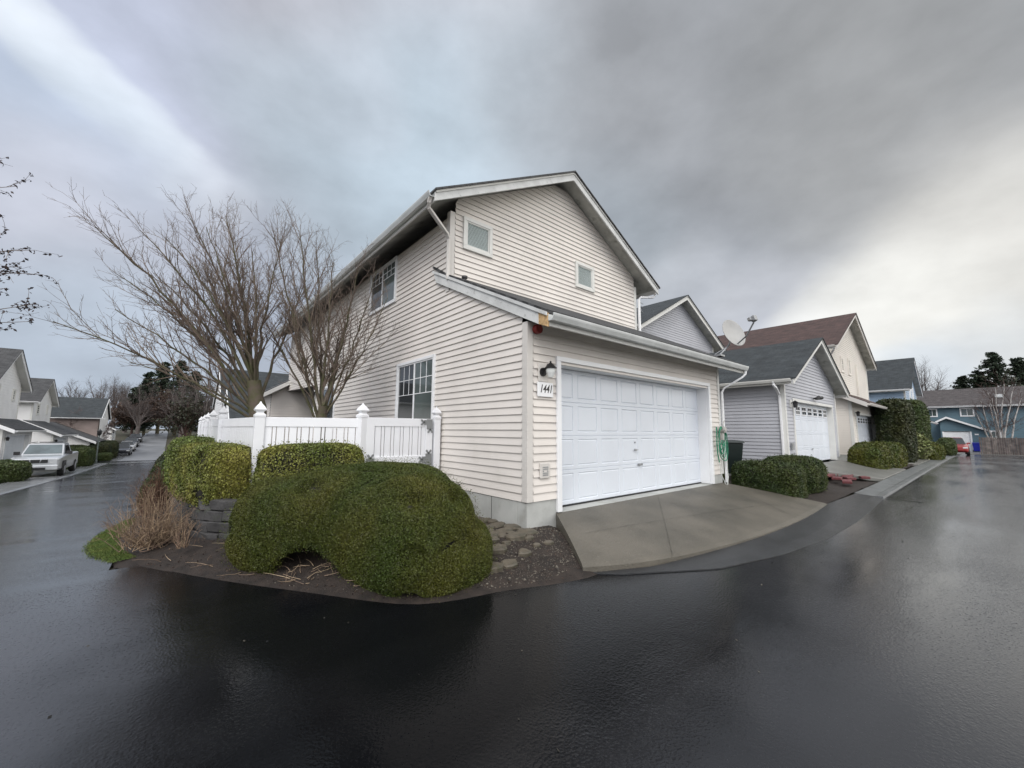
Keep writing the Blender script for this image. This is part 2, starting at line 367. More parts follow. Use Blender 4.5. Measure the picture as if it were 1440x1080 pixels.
def slab(name, p0, p1, p2, p3, th, m, parent, over=0.):
    """roof plane: p0,p1 eave left->right (seen from outside, below), p2,p3 ridge right->left; thickness downward; UV in metres"""
    p = [Vector(q) for q in (p0, p1, p2, p3)]
    d = Vector((0, 0, -th))
    me = bpy.data.meshes.new(name)
    V = p + [q + d for q in p]
    F = [(0, 1, 2, 3), (7, 6, 5, 4), (0, 4, 5, 1), (1, 5, 6, 2), (2, 6, 7, 3), (3, 7, 4, 0)]
    me.from_pydata([tuple(v) for v in V], [], F); me.materials.append(m)
    ul = me.uv_layers.new(name='UVMap')
    u = (p[1] - p[0]).normalized(); nn = u.cross(p[3] - p[0]).normalized(); v = nn.cross(u)
    for poly in me.polygons:
        for li in poly.loop_indices:
            co = me.vertices[me.loops[li].vertex_index].co - p[0]; ul.data[li].uv = (co.dot(u), co.dot(v))
    o = bpy.data.objects.new(name, me); col.objects.link(o); o.parent = parent
    return o
def board(name, p, q, h, t, n, m, parent, drop=0.):
    """board under the line p-q, hanging down h, thickness t along n"""
    p = Vector(p) - Vector((0, 0, drop)); q = Vector(q) - Vector((0, 0, drop)); dn = Vector((0, 0, -h))
    return MB().ext([p, q, q + dn, p + dn], Vector(n) * t).build(name, m, parent, bevel=.004, seg=1)
def gutter(name, p, q, n, m, parent):
    """K-style gutter from p to q (top back edge), projecting along n"""
    p = Vector(p); q = Vector(q); n = Vector(n); z = Vector((0, 0, 1))
    prof = [(0, 0), (.012, 0), (.012, -.075), (.075, -.075), (.098, -.028), (.100, .0), (.118, .0), (.118, -.012), (.112, -.035), (.085, -.092), (0, -.092)]
    return MB().ext([p + n * a + z * b for a, b in prof], q - p).build(name, m, parent)
def spout(name, pts, m, parent, r=.048):
    return MB().tube(pts, r, 4, flat=.75).build(name, m, parent, bevel=.006, seg=1)
def window(M, u0, u1, z0, z1, parent, kind='plain', trim=.075, tm=None, gm=None, muntin=None, depth=.05):
    """frame (outer trim + sash) with pane children; M wall frame"""
    tm = tm or TRIM; gm = gm or GLASS
    b = MB(M); y0, y1 = -depth, .012
    b.box(u0, u1, y0, y1, z1 - trim, z1); b.box(u0, u1, y0, y1, z0, z0 + trim)
    b.box(u0, u0 + trim, y0, y1, z0 + trim, z1 - trim); b.box(u1 - trim, u1, y0, y1, z0 + trim, z1 - trim)
    s = .028; a0, a1, c0, c1 = u0 + trim, u1 - trim, z0 + trim, z1 - trim; ys = -depth + .015
    b.box(a0, a1, ys, y1, c1 - s, c1); b.box(a0, a1, ys, y1, c0, c0 + s); b.box(a0, a0 + s, ys, y1, c0 + s, c1 - s); b.box(a1 - s, a1, ys, y1, c0 + s, c1 - s)
    if kind == 'slider': um = (a0 + a1) / 2; b.box(um - .02, um + .02, ys - .004, y1, c0 + s, c1 - s)
    o = b.build('window', tm, parent, bevel=.004, seg=1)
    if kind == 'blind':
        pn = MB(M); pn.box(a0 + s, a1 - s, 0., .008, c0 + s, c1 - s); pn.build('backing', DARK, o)
        bl = MB(M); z = c0 + s + .01
        while z < c1 - s - .01:
            bl.add([(a0 + s + .005, -.020, z), (a1 - s - .005, -.020, z), (a1 - s - .005, -.006, z + .023), (a0 + s + .005, -.006, z + .023)], [(0, 1, 2, 3)]); z += .025
        bl.build('blind', BLINDM, o)
        return o
    if kind == 'slider':
        um = (a0 + a1) / 2
        MB(M).box(a0 + s, um - .02, -.012, .008, c0 + s, c1 - s).build('pane', gm, o)
        MB(M).box(um + .02, a1 - s, -.022, .008, c0 + s, c1 - s).build('pane', GLASSL if muntin else gm, o)
        if muntin:
            g = MB(M); lo, hi = um + .02, a1 - s; zz = c1 - s - (c1 - c0) * muntin
            for i in (1, 2): x = lo + (hi - lo) * i / 3; g.box(x - .008, x + .008, -.028, -.021, zz, c1 - s)
            for q in (.5, 1.): z = c1 - s - (c1 - c0) * muntin * q; g.box(lo, hi, -.029, -.0215, z - .008, z + .008)
            lo, hi = a0 + s, um - .02
            for i in (1, 2): x = lo + (hi - lo) * i / 3; g.box(x - .006, x + .006, -.018, -.011, zz, c1 - s)
            for q in (.5, 1.): z = c1 - s - (c1 - c0) * muntin * q; g.box(lo, hi, -.019, -.0115, z - .006, z + .006)
            g.build('muntins', WHITE, o)
        return o
    MB(M).box(a0 + s, a1 - s, -.014, .008, c0 + s, c1 - s).build('pane', gm, o)
    if muntin:
        g = MB(M)
        um = (a0 + a1) / 2; zz = (c0 + c1) / 2
        g.box(um - .012, um + .012, -.022, -.0135, c0 + s, c1 - s); g.box(a0 + s, a1 - s, -.024, -.0145, zz - .012, zz + .012)
        g.build('muntins', tm, o)
    return o
def garage_door(M, u0, u1, z0, z1, parent, rows=4, cols=8, lights=False, m=None, handle=True):
    m = m or DOORW
    H = (z1 - z0) / rows; xs = []; zs = []
    def prof(n0, n1, k, gap):
        out = []
        for i in range(k):
            a = n0 + (n1 - n0) * i / k; c = n0 + (n1 - n0) * (i + 1) / k
            for d, r in ((0, 0 if gap else -1), (.008 if gap else .002, -1), (.055, -1), (.068, 1), (.085, 2)): out.append((a + d, r))
            for d, r in ((.085, 2), (.068, 1), (.055, -1), (.008 if gap else .002, -1)): out.append((c - d, r))
        out.append((n1, 0 if gap else -1)); return out
    xs = prof(u0, u1, cols, False); zs = prof(z0, z1, rows, True)
    if lights: zcut = z1 - H
    V = []; F = []
    def hgt(a, c):
        if c == 0: return .010
        if a == -1 or c == -1: return 0.
        r = min(a, c); return .012 if r == 1 else .003
    for (z, c) in zs:
        for (x, a) in xs: V.append((x, hgt(a, c), z))
    nx = len(xs)
    for j in range(len(zs) - 1):
        for i in range(nx - 1): F.append((j * nx + i, j * nx + i + 1, (j + 1) * nx + i + 1, (j + 1) * nx + i))
    d = MB(M).add(V, F).build('garage_door', m, parent)
    if lights:
        for i in range(cols):
            a = u0 + (u1 - u0) * i / cols; c = u0 + (u1 - u0) * (i + 1) / cols
            f = MB(M); f.box(a + .10, c - .10, -.012, .0, z1 - H + .10, z1 - .10)
            fo = f.build('window', WHITE, d)
            p = MB(M); q = .135; mx_ = (a + c) / 2; mz = z1 - H / 2
            p.box(a + q, mx_ - .018, -.016, -.002, z1 - H + q, mz - .018); p.box(mx_ + .018, c - q, -.016, -.002, z1 - H + q, mz - .018)
            p.box(a + q, mx_ - .018, -.016, -.002, mz + .018, z1 - q); p.box(mx_ + .018, c - q, -.016, -.002, mz + .018, z1 - q)
            p.build('pane', GLASS, fo)
    return d
def roof_gable(parent, x0, x1, y0, y1, ze, zr, rm, ov=.42, fov=.4, rake=WEATH, rh=.19, gut=True, gm=None, back=True, sof=None):
    """ridge along y over x0..x1 walls; ze = roof top height above the eave edge (at overhang), gable front y0"""
    gm = gm or GUTTER
    xa, xb, xc = x0 - ov, x1 + ov, (x0 + x1) / 2; ya, yb = y0 - fov, y1 + (fov if back else 0)
    th = .035
    yf = ya - .085; sd_ = .03; zo = sd_ * (zr - ze) / (xc - xa)
    slab('roof', (xa - sd_, yb, ze - zo), (xa - sd_, yf, ze - zo), (xc, yf, zr), (xc, yb, zr), th, rm, parent)
    slab('roof', (xb + sd_, yf, ze - zo), (xb + sd_, yb, ze - zo), (xc, yb, zr), (xc, yf, zr), th, rm, parent)
    d = .045
    s = MB(); e = .03
    s.ext([(xa + e, ya + e, ze - th - .004 + e * .5), (xc, ya + e, zr - th - .004), (xb - e, ya + e, ze - th - .004 + e * .5), (xb - e, ya + e, ze - th - d), (xc, ya + e, zr - th - d - .02), (xa + e, ya + e, ze - th - d)], (0, yb - ya - 2 * e, 0))
    s.build('soffit', sof or SOFFIT, parent)
    ends = [(ya, -1)] + ([(yb, 1)] if back else [])
    for (yy, sg) in ends:
        yo = yy + (.002 if sg < 0 else -.002)
        n = (0, -sg * -.035 * 0 + (-.035 if sg < 0 else .035), 0)
        board('rake_board', (xa - .01, yo, ze - .01), (xc, yo, zr - .01), rh, 1, n, rake, parent, drop=th - .008)
        board('rake_board', (xb + .01, yo, ze - .01), (xc, yo, zr - .01), rh, 1, n, rake, parent, drop=th - .008)
        mo = MB(); yy2 = yo + n[1]
        for xe in (xa, xb): 
            mo.ext([(xe, yy2, ze - th + .004), (xc, yy2, zr - th + .004), (xc, yy2, zr - th - .04), (xe, yy2, ze - th - .04)], (0, n[1] * .6, 0))
        mo.build('rake_moulding', WHITE if rake is WHITE else TRIM, parent)
    if gut:
        gutter('gutter', (xa + .01, ya + .03, ze - .035), (xa + .01, yb - .03, ze - .035), (-1, 0, 0), gm, parent)
        gutter('gutter', (xb - .01, yb - .03, ze - .035), (xb - .01, ya + .03, ze - .035), (1, 0, 0), gm, parent)
    for fa in (xa + .012, xb - .04): MB().box(fa, fa + .028, ya + .04, yb - .04, ze - .19, ze - .04).build('fascia_board', TRIM, parent)

# ------------------------------------------------------------------ the lie of the land
_zy = [-100, 2, 17, 29, 48, 62, 75, 100, 130, 160, 400]; _zz = [-.6, -.62, -1.22, -1.68, -2.2, -2.6, -2.3, -.9, .25, .7, .9]
_xx = [-50, 22, 35, 50, 61, 80, 400]; _xz = [0, 0, -.06, -.27, -.62, -.8, -.8]
def gz(x, y):
    x = np.asarray(x, float); y = np.asarray(y, float)
    left = np.interp(y, _zy, _zz) + .6
    wgt = np.clip((6. - x) / 10., 0, 1); wgt = wgt * wgt * (3 - 2 * wgt)
    wgt = np.where(y > 60, np.maximum(wgt, np.clip((y - 60) / 40., 0, 1)), wgt)
    return -.6 + left * wgt + np.interp(x, _xx, _xz) * (1 - np.clip((y - 5) / 30, 0, 1))
def sheet(name, xs, ys, zf, m, mask=None, parent=None, smooth=True):
    X, Y = np.meshgrid(xs, ys); Z = zf(X, Y); nx = len(xs); ny = len(ys)
    V = np.stack([X, Y, Z], -1).reshape(-1, 3)
    i, j = np.meshgrid(np.arange(nx - 1), np.arange(ny - 1)); a = (j * nx + i)
    F = np.stack([a, a + 1, a + nx + 1, a + nx], -1)
    if mask is not None:
        xc = (X[:-1, :-1] + X[1:, 1:]) / 2; yc = (Y[:-1, :-1] + Y[1:, 1:]) / 2; F = F[mask(xc, yc)]
    F = F.reshape(-1, 4)
    used = np.unique(F); re = -np.ones(len(V), int); re[used] = np.arange(len(used))
    return raw(name, V[used], re[F], m, parent, smooth)
LK, RK = -7.75, -4.15      # kerb lines of the falling street
def roadmask(x, y):
    return ((y < -1.75) & (y > -13) & (x < 9.4)) | ((y < -2.28) & (y > -13) & (x < 61)) | ((x > LK) & (x < RK) & (y < 140)) & (y > -13) | ((x < 2) & (x > -8.5) & (y < 2.5) & (y > -13)) | ((y > 48) & (y < 54) & (x < RK + 25) & (x > LK - 2))
gx = np.unique(np.concatenate([np.linspace(-160, -40, 25), np.linspace(-40, 80, 121), np.linspace(80, 260, 25)]))
gy = np.unique(np.concatenate([np.linspace(-120, -20, 15), np.linspace(-20, 140, 161), np.linspace(140, 380, 30)]))
def gzl(x, y):
    z = gz(x, y) - .05
    side = np.where((x < LK - 1.4), .08, np.where(x < LK, -.05, 0)) + np.where((x > RK + 1) & (y > 4), .25, 0) + np.where((y > -1.6) & (x > 0), .10, 0)
    return z + side * np.where(roadmask(x, y), 0, 1)
tag(sheet('ground', gx, gy, gzl, GROUND), kind='structure')
rx = np.unique(np.concatenate([np.linspace(-9.25, LK, 4), np.linspace(LK, RK, 10), np.linspace(RK, 4, 12), np.linspace(4, 61, 58)]))
ry = np.unique(np.concatenate([np.linspace(-13, -2.28, 14), np.linspace(-2.28, -1.75, 3), np.linspace(-1.75, 2.5, 8), np.linspace(2.5, 140, 138)]))
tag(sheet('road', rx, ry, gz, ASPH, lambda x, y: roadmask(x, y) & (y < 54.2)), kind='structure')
tag(sheet('hill_road', rx, ry, gz, mat('sky_sheen_asphalt', (.26, .27, .285), .45, .2, .4, .2, 30), lambda x, y: roadmask(x, y) & (y >= 54.2)), kind='structure')  # sky reflected on the slope is put into this paler base colour

def along(pts, n):
    """resample a polyline to n points"""
    P = np.array(pts, float); d = np.r_[0, np.cumsum(np.linalg.norm(np.diff(P, axis=0), axis=1))]; t = np.linspace(0, d[-1], n)
    return np.stack([np.interp(t, d, P[:, k]) for k in range(P.shape[1])], -1)
def smooth_line(pts, n, it=3):
    P = np.array(pts, float)
    for _ in range(it):
        Q = [P[0]]
        for a, b in zip(P[:-1], P[1:]): Q += [.75 * a + .25 * b, .25 * a + .75 * b]
        Q.append(P[-1]); P = np.array(Q)
    return along(P, n)

# left kerb and sidewalk of the falling street
ky = np.arange(-12, 47.5, .5)
b = MB()
rings = [[(LK + .0, y, float(gz(LK, y)) + .02), (LK - .12, y, float(gz(LK, y)) + .05), (LK - 1.3, y, float(gz(LK, y)) + .055), (LK - 1.3, y, float(gz(LK, y)) - .3), (LK, y, float(gz(LK, y)) - .3)] for y in ky]
b.loft(rings); tag(b.build('pavement', mat('wet_pavement', (.20, .205, .21), .25, .15, 1.5, .2, 80), smooth=False), kind='structure')
ky2 = np.arange(54.5, 120, 1.)
b = MB(); b.loft([[(LK + .0, y, float(gz(LK, y)) + .02), (LK - .12, y, float(gz(LK, y)) + .05), (LK - 1.3, y, float(gz(LK, y)) + .055), (LK - 1.3, y, float(gz(LK, y)) - .3), (LK, y, float(gz(LK, y)) - .3)] for y in ky2])
tag(b.build('pavement', MT['wet_pavement']), kind='structure')
# valley gutter and joint lines across the falling street
b = MB(); b.ext([(LK, 47.6, float(gz(-6, 47.6)) + .006), (RK, 47.6, float(gz(-6, 47.6)) + .006), (RK, 48.1, float(gz(-6, 48.1)) + .006), (LK, 48.1, float(gz(-6, 48.1)) + .006)], (0, 0, .004)); 
b.ext([(LK, 54.0, float(gz(-6, 54)) + .02), (RK, 54.0, float(gz(-6, 54)) + .02), (RK, 54.5, float(gz(-6, 54.5)) + .02), (LK, 54.5, float(gz(-6, 54.5)) + .02)], (0, 0, .004))
tag(b.build('road_markings', mat('pale_gutter', (.45, .46, .47), .4, .1, 2)), kind='structure')

# ------------------------------------------------------------------ corner planting bed (a mound that meets the road in a curve)
BED = smooth_line([(1.3, -.02), (1.05, -.60), (.5, -1.05), (-.08, -1.16), (-.55, -1.04), (-1.09, -.80), (-1.55, -.72), (-1.97, -.52), (-2.5, .25), (-3.1, 1.08), (-3.65, 1.95), (-4.13, 2.95), (-4.28, 4.4), (-4.22, 6.5), (-4.16, 12), (-4.12, 22), (-4.12, 38)], 240, 2)
def seg_dist(x, y, P):
    d = np.full(x.shape, 1e9); s = np.zeros(x.shape)
    for (ax, ay), (bx, by) in zip(P[:-1], P[1:]):
        ux, uy = bx - ax, by - ay; L = ux * ux + uy * uy + 1e-12
        t = np.clip(((x - ax) * ux + (y - ay) * uy) / L, 0, 1); dx, dy = x - ax - t * ux, y - ay - t * uy; q = dx * dx + dy * dy
        c = ux * (y - ay) - uy * (x - ax); m = q < d; d = np.where(m, q, d); s = np.where(m, c, s)
    return np.sqrt(d) * np.where(s < 0, 1, -1)      # + on the house side (right of the line)
def hn(x, y, s=0.):
    return (np.sin(x * 7.3 + y * 3.1 + s) + np.sin(-x * 5.1 + y * 8.7 + 1.3) + np.sin(x * 17.7 - y * 13.1) * .5 + np.sin(x * 31 + y * 27.) * .3) / 2.8
def bedz(x, y):
    d = seg_dist(x, y, BED)
    g = gz(np.minimum(x, -4.1), y) * np.clip((-2. - x) / 1.5, 0, 1) + -.6 * (1 - np.clip((-2. - x) / 1.5, 0, 1))
    z = g + np.clip(d * .30, -.06, .25) - .004 + np.clip(d * 4, 0, 1) * (hn(x, y) * .014 + .006)
    return z
bx = np.unique(np.concatenate([np.arange(-4.4, 1.0, .045)])); by = np.unique(np.concatenate([np.arange(-1.2, 5., .045), np.arange(5, 38, .3)]))
tag(sheet('planting_bed', bx, by, bedz, SOIL, lambda x, y: (seg_dist(x, y, BED) > -.10) & ((x < .0) | (y < -.0)) & (x < 1.0)), kind='structure')
def bed_h(x, y): return float(bedz(np.array([float(x)]), np.array([float(y)]))[0])

# driveways: slab outline (plan), height from the garage sill to the kerb
def slab_drive(name, plan, z_in, z_out, y_in, y_out, m, th=.16):
    P = [(x, y, z_in + (z_out - z_in) * (y_in - y) / (y_in - y_out)) for x, y in plan]
    b = MB(); b.ext([(x, y, z) for x, y, z in P][::-1], (0, 0, -th))
    return tag(b.build(name, m, bevel=.018, seg=2), kind='structure')
front = smooth_line([(-.12, -1.05), (.5, -1.38), (1.69, -1.66), (3.4, -1.84), (5.3, -1.86), (7.02, -1.76)], 26, 2)
fx_ = front[:, 0]; fy_ = front[:, 1]
def drz(x, y): return -.195 - .335 * min(1., max(0., y / float(np.interp(x, fx_, fy_))))
rings = []
for i in range(46):
    u = i / 45; B_ = np.array([.54 + (6.14 - .54) * u, -.02]); F_ = np.array([np.interp(u, np.linspace(0, 1, len(front)), front[:, k]) for k in (0, 1)])
    row = []
    for tq in (0, .2, .4, .6, .8, .96): q = B_ + (F_ - B_) * tq; row.append((q[0], q[1], drz(q[0], q[1])))
    q = F_; row.append((q[0], q[1], drz(*q) - .014)); row.append((q[0], q[1], -.66)); row.append((B_[0], B_[1], -.5)); rings.append(row)
tag(MB().loft(rings).build('driveway', DRIVE, smooth=False), kind='structure')
tag(MB().box(.60, 5.63, -.018, .26, -.36, -.1985).build('garage_sill', CONC), kind='structure')
J = mat('wet_joint', (.030, .029, .024), .6, .1, 4)
b = MB()
for (a, c, wd) in (((3.15, -.10), (1.02, -1.50), .012), ((6.0, -.12), (4.75, -1.80), .007), ((.45, -.62), (5.2, -1.25), .004)):
    n_ = 24
    for i in range(n_):
        p = [a[k] + (c[k] - a[k]) * i / n_ for k in (0, 1)]; q = [a[k] + (c[k] - a[k]) * (i + 1) / n_ for k in (0, 1)]; w2 = wd * (1 + .25 * math.sin(i * 2.3))
        b.add([(p[0] - w2, p[1], drz(*p) + .010), (q[0] - w2, q[1], drz(*q) + .010), (q[0] + w2, q[1] + w2, drz(*q) + .010), (p[0] + w2, p[1] + w2, drz(*p) + .010)], [(0, 1, 2, 3)])
tag(b.build('driveway_joints', J), kind='structure')
# asphalt lip along the driveway, then a concrete rolled kerb to the end of the street
inn = along([(-.05, -1.10, -.60), (.7, -1.46, -.592), (1.7, -1.64, -.575), (3.4, -1.80, -.560), (5.3, -1.82, -.552), (7.1, -1.74, -.545), (9.4, -1.84, -.53)], 40)
outr = along([(.2, -1.35, -.597), (1.2, -1.95, -.597), (2.4, -2.25, -.597), (3.8, -2.42, -.597), (5.6, -2.46, -.597), (7.4, -2.42, -.597), (9.4, -2.34, -.597)], 40)
rings = []
for p, q in zip(inn, outr):
    mid = p * .35 + q * .65; mid[2] = p[2] * .65 + q[2] * .35
    rings.append([tuple(p), tuple(mid), tuple(q), (q[0], q[1], -.7), (p[0], p[1], -.7)])
tag(MB().loft(rings).build('asphalt_apron', mat('worn_wet_asphalt', (.038, .040, .043), .30, .2, 2.5, 1., 80, stain=((.020, .021, .023), 2., .5, .7)), smooth=False), kind='structure')
xs_ = [9.42] + list(np.arange(10.5, 60, 1.5)); rings = []
for x in xs_:
    z = float(gz(x, -2.)); rings.append([(x, -1.80, z + .075), (x, -2.16, z + .035), (x, -2.22, z + .055), (x, -2.33, z + .052), (x, -2.345, z - .05), (x, -1.8, z - .1)])
tag(MB().loft(rings).build('kerb', KERB), kind='structure')
# oil-dark tar strip beside the kerb and the saw cut where the lip ends
b = MB(); rr = rs(3)
for i in range(60):
    x = 9.6 + i * .14 + rr.rand() * .05; wv = .03 + .05 * rr.rand(); b.add([(x, -2.35, -.594), (x + .14, -2.35, -.594), (x + .15, -2.35 - wv, -.594), (x + .02, -2.35 - wv * .8, -.594)], [(0, 3, 2, 1)])
b.add([(9.35, -2.36, -.594), (9.35, -3.0, -.594), (9.43, -3.0, -.594), (9.43, -2.36, -.594)], [(0, 1, 2, 3)])
tag(b.build('tar_seam', mat('tar', (.006, .006, .007), .25, .1, 5)), kind='structure')

# ------------------------------------------------------------------ the corner house
def mk_house(loc, rz, label, cat='house', group=None): return empty('house', loc, rz, label, cat, group)
H1 = mk_house((0, 0, 0), 0, 'two-storey beige house on the street corner with the number 1441 beside its garage door')
W1 = 6.17; SB = 2.16
FR = WF((0, 0, 0), (1, 0, 0), (0, -1, 0)); LF = WF((0, 0, 0), (0, -1, 0), (-1, 0, 0))
# wall cores (behind the boards)
core = MB(); core.box(.03, .55, .03, .25, 0, 2.35); core.box(5.7, W1 - .03, .03, .25, 0, 2.35); core.box(.55, 5.7, .03, .2, 2.02, 2.35)
core.box(.03, W1 - .03, SB + .03, 10.9, 0, 5.0); core.box(.03, .2, .25, SB + .03, 0, 2.6); core.box(W1 - .2, W1 - .03, .25, SB + .03, 0, 2.6)
core.ext([(.03, SB + .03, 5.0), (W1 / 2, SB + .03, 6.6), (W1 - .03, SB + .03, 5.0)], (0, 13, 0))
core.box(.03, W1 - .03, 10.9, 15.3, 2.6, 5.0); core.box(1.5, W1 - .03, 10.9, 15.3, -.3, 2.6)
core.ext([(.03, .25, 2.5), (.03, SB + .1, 3.4), (.03, SB + .1, 2.5)], (W1 - .06, 0, 0))
core.build('wall_core', DARK, H1)
siding('front_wall', FR, lambda z: .10, lambda z: W1 - .06, 0, 2.52, BEIGE, H1, back='seams', holes=[(.58, 5.67, -1, 2.0)])
M_up = WF((0, SB, 0), (1, 0, 0), (0, -1, 0))
zr_, ze_ = 7.09, 5.13
def gl(z): return max(.10, (z - 5.33) / .53)
siding('upper_front_wall', M_up, gl, lambda z: W1 - max(.06, (z - 5.33) / .53), 3.25, 6.86, BEIGE, H1, back='seams', holes=[(.29, .96, 4.46, 5.08), (3.57, 4.24, 4.50, 5.12)])
# left wall: one tall field of boards, its top follows the lean-to roof then the main eave
def lw_right(z): return -.10 if z < 2.50 else -max(.10, (z - 2.58) / .505)
def lw_r2(z):
    return lw_right(z) if z < 3.55 else -(SB + .10)
siding('left_wall', LF, lambda z: -10.95 if z < 2.6 else -15.3, lw_r2, 0, 5.02, BEIGE, H1, back='seams',
       holes=[(-4.2, -2.58, .95, 2.38), (-10.18, -8.6, -.1, 2.32), (-6.05, -4.5, 3.95, 5.02)])
# corner boards
b = MB(); b.box(-.026, .085, -.026, 0, 0, 2.5); b.box(-.026, 0, 0, .085, 0, 2.5); b.build('corner_board', CORNER, H1, bevel=.003, seg=1)
b = MB(); b.box(W1 - .07, W1 + .026, -.026, 0, 0, 2.52); b.box(W1, W1 + .026, 0, .085, 0, 2.52); b.build('corner_board', TRIM, H1, bevel=.003, seg=1)
b = MB(); b.box(-.026, .085, SB - .026, SB, 3.52, 5.1); b.box(-.026, 0, SB, SB + .085, 3.52, 5.1); b.build('corner_board', CORNER, H1, bevel=.003, seg=1)
b = MB(); b.box(W1 - .07, W1 + .026, SB - .026, SB, 3.5, 5.1); b.box(W1, W1 + .026, SB, SB + .085, 3.5, 5.1); b.build('corner_board', TRIM, H1, bevel=.003, seg=1)
b = MB(); b.box(-.026, 0, 10.9, 11., 0, 2.58); b.box(0., .1, 10.97, 11., 0, 2.58); b.build('corner_board', TRIM, H1)
# right-hand wall (seen only from the side)
siding('right_wall', WF((W1, 0, 0), (0, 1, 0), (1, 0, 0)), lambda z: .1 if z < 2.5 else max(.1, (z - 2.5) / .505), lambda z: 15.3, 0, 5.02, BEIGE, H1, exp=.1086 * 1)
# foundation
b = MB(); b.box(-.004, .57, .0, .2, -.62, -.006); b.box(-.004, .2, .2, 2.35, -.62, -.006); b.build('foundation', CONC, H1, bevel=.01)
b = MB(); b.box(0, .2, 2.36, 10.9, -.62, -.006); b.box(1.4, 1.6, 10.9, 15.3, -.9, -.006); b.box(5.76, W1, .0, .2, -.62, -.006); b.box(W1 - .2, W1, .2, 15, -.62, -.006)
b.build('foundation', CONC, H1, bevel=.01)
b = MB(); b.box(-.0065, -.0045, .775, .785, -.42, -.01); b.build('foundation_joint', J, H1)
# main roof and lean-to
roof_gable(H1, 0, W1, SB, 15.3, ze_, zr_, ROOF_CH, ov=.56, fov=.38)
lt0, lt1 = 2.47, 3.80; yl, yt = -.46, SB
slab('roof', (-.06, yl, lt0 + .09), (W1 + .42, yl, lt0 + .09), (W1 + .42, yt, lt1 + .05), (-.06, yt, lt1 + .05), .045, ROOF_CH, H1)
slab('roof', (-.06, SB, lt1 + .05), (-.0, SB, lt1 + .05), (-.0, 2.70, lt1 + .37), (-.06, 2.70, lt1 + .37), .045, ROOF_CH, H1)
MB().ext([(-.02, yl + .03, lt0 + .035), (-.02, SB, lt1 - .005), (-.02, SB, lt1 - .05), (-.02, yl + .03, lt0 - .01)], (W1 + .4, 0, 0)).build('soffit', SOFFIT, H1)
r0, r1 = Vector((-.028, yl, lt0 + .055)), Vector((-.028, 2.66, lt0 + .055 + (2.66 - yl) * (lt1 - lt0 - .04) / (SB - yl)))
dn = Vector((0, 0, -.215)); r0b = r0 + (r1 - r0) * .055
MB().ext([r0b, r1, r1 + Vector((0, -.11, -.27)), r0b + dn], (-.038, 0, 0)).build('rake_board', WEATH, H1, bevel=.004, seg=1)
MB().ext([r0, r0b, r0b + dn, r0 + dn * .93], (-.038, 0, 0)).build('rake_board_end', BAREWOOD, H1, bevel=.006, seg=1)['label'] = 'broken rake board end showing bare wood'
MB().ext([r0 + Vector((-.04, 0, .0)), r1 + Vector((-.04, 0, .0)), r1 + Vector((-.04, 0, -.05)), r0 + Vector((-.04, 0, -.05))], (-.02, 0, 0)).build('rake_moulding', WEATH, H1)
p0 = Vector((W1 + .40, yl, lt0 + .045)); p1 = Vector((W1 + .40, SB - .1, lt1 - .03)); MB().ext([p0, p1, p1 + dn * .9, p0 + dn * .9], (.038, 0, 0)).build('rake_board', WEATH, H1)
gutter('gutter', (-.05, yl + .01, lt0 + .03), (W1 + .40, yl + .01, lt0 + .03), (0, -1, 0), GUTTER, H1)
b = MB(); b.box(-.02, W1 + .39, yl + .015, yl + .045, lt0 - .12, lt0 + .03); b.build('fascia_board', TRIM, H1)
# downspouts
spout('downspout', [(-.60, SB - .30, 5.02), (-.60, SB - .26, 4.93), (-.57, SB - .2, 4.86), (-.12, SB - .08, 4.58), (-.065, SB - .06, 4.50), (-.065, SB - .06, 3.72)], CORNER, H1)
spout('downspout', [(W1 + .60, SB - .30, 5.02), (W1 + .60, SB - .28, 4.92), (W1 + .55, SB - .25, 4.86), (W1 + .12, SB - .1, 4.80), (W1 + .07, SB - .08, 4.72), (W1 + .07, SB - .08, 3.66)], WHITE, H1)
spout('downspout', [(W1 + .34, yl - .05, 2.40), (W1 + .34, yl - .04, 2.32), (W1 + .30, yl + .02, 2.25), (W1 + .10, -.10, 2.0), (W1 + .06, -.06, 1.9), (W1 + .06, -.06, -.2)], WHITE, H1, r=.04)
b = MB(); b.lathe([(.03, 0), (.035, .10), (.055, .11), (.055, .15), (.02, .16)], (.22, SB - .18, 3.67), 10); b.build('roof_vent', BLACKM, H1)
# windows
window(M_up, .27, .97, 4.44, 5.10, H1, 'blind'); window(M_up, 3.55, 4.26, 4.48, 5.14, H1, 'blind')
window(LF, -4.22, -2.56, .93, 2.40, H1, 'slider', trim=.06, muntin=.46, tm=WHITE)
window(LF, -10.2, -8.58, .3, 2.34, H1, 'slider', trim=.07, tm=WHITE)
window(LF, -6.08, -4.47, 3.9, 5.0, H1, 'slider', trim=.06, muntin=.3, tm=WHITE)
# entry recess and low side wing beyond it
window(WF((1.45, 0, 0), (0, -1, 0), (-1, 0, 0)), -12.6, -11.4, .4, 2.1, H1, 'plain', trim=.09, tm=WHITE)
siding('wing_wall', WF((-.6, 0, 0), (0, -1, 0), (-1, 0, 0)), lambda z: -19.5, lambda z: -15.4, 0, 2.5, BEIGE, H1)
siding('wing_wall', WF((0, 15.35, 0), (1, 0, 0), (0, -1, 0)), lambda z: -.6 + max(0, z - 2.5) * 1.6, lambda z: 1.6, 0, 3.4, BEIGE, H1)
b = MB(); b.box(-.58, 1.6, 15.4, 19.5, -.3, 2.5); b.build('wing_core', DARK, H1)
slab('roof', (-1.0, 19.7, 2.45), (-1.0, 15.0, 2.45), (1.8, 15.0, 4.2), (1.8, 19.7, 4.2), .05, ROOF_CH, H1)
board('rake_board', (-1.0, 15.0, 2.45), (1.8, 15.0, 4.2), .18, 1, (0, -.03, 0), TRIM, H1, drop=.03)
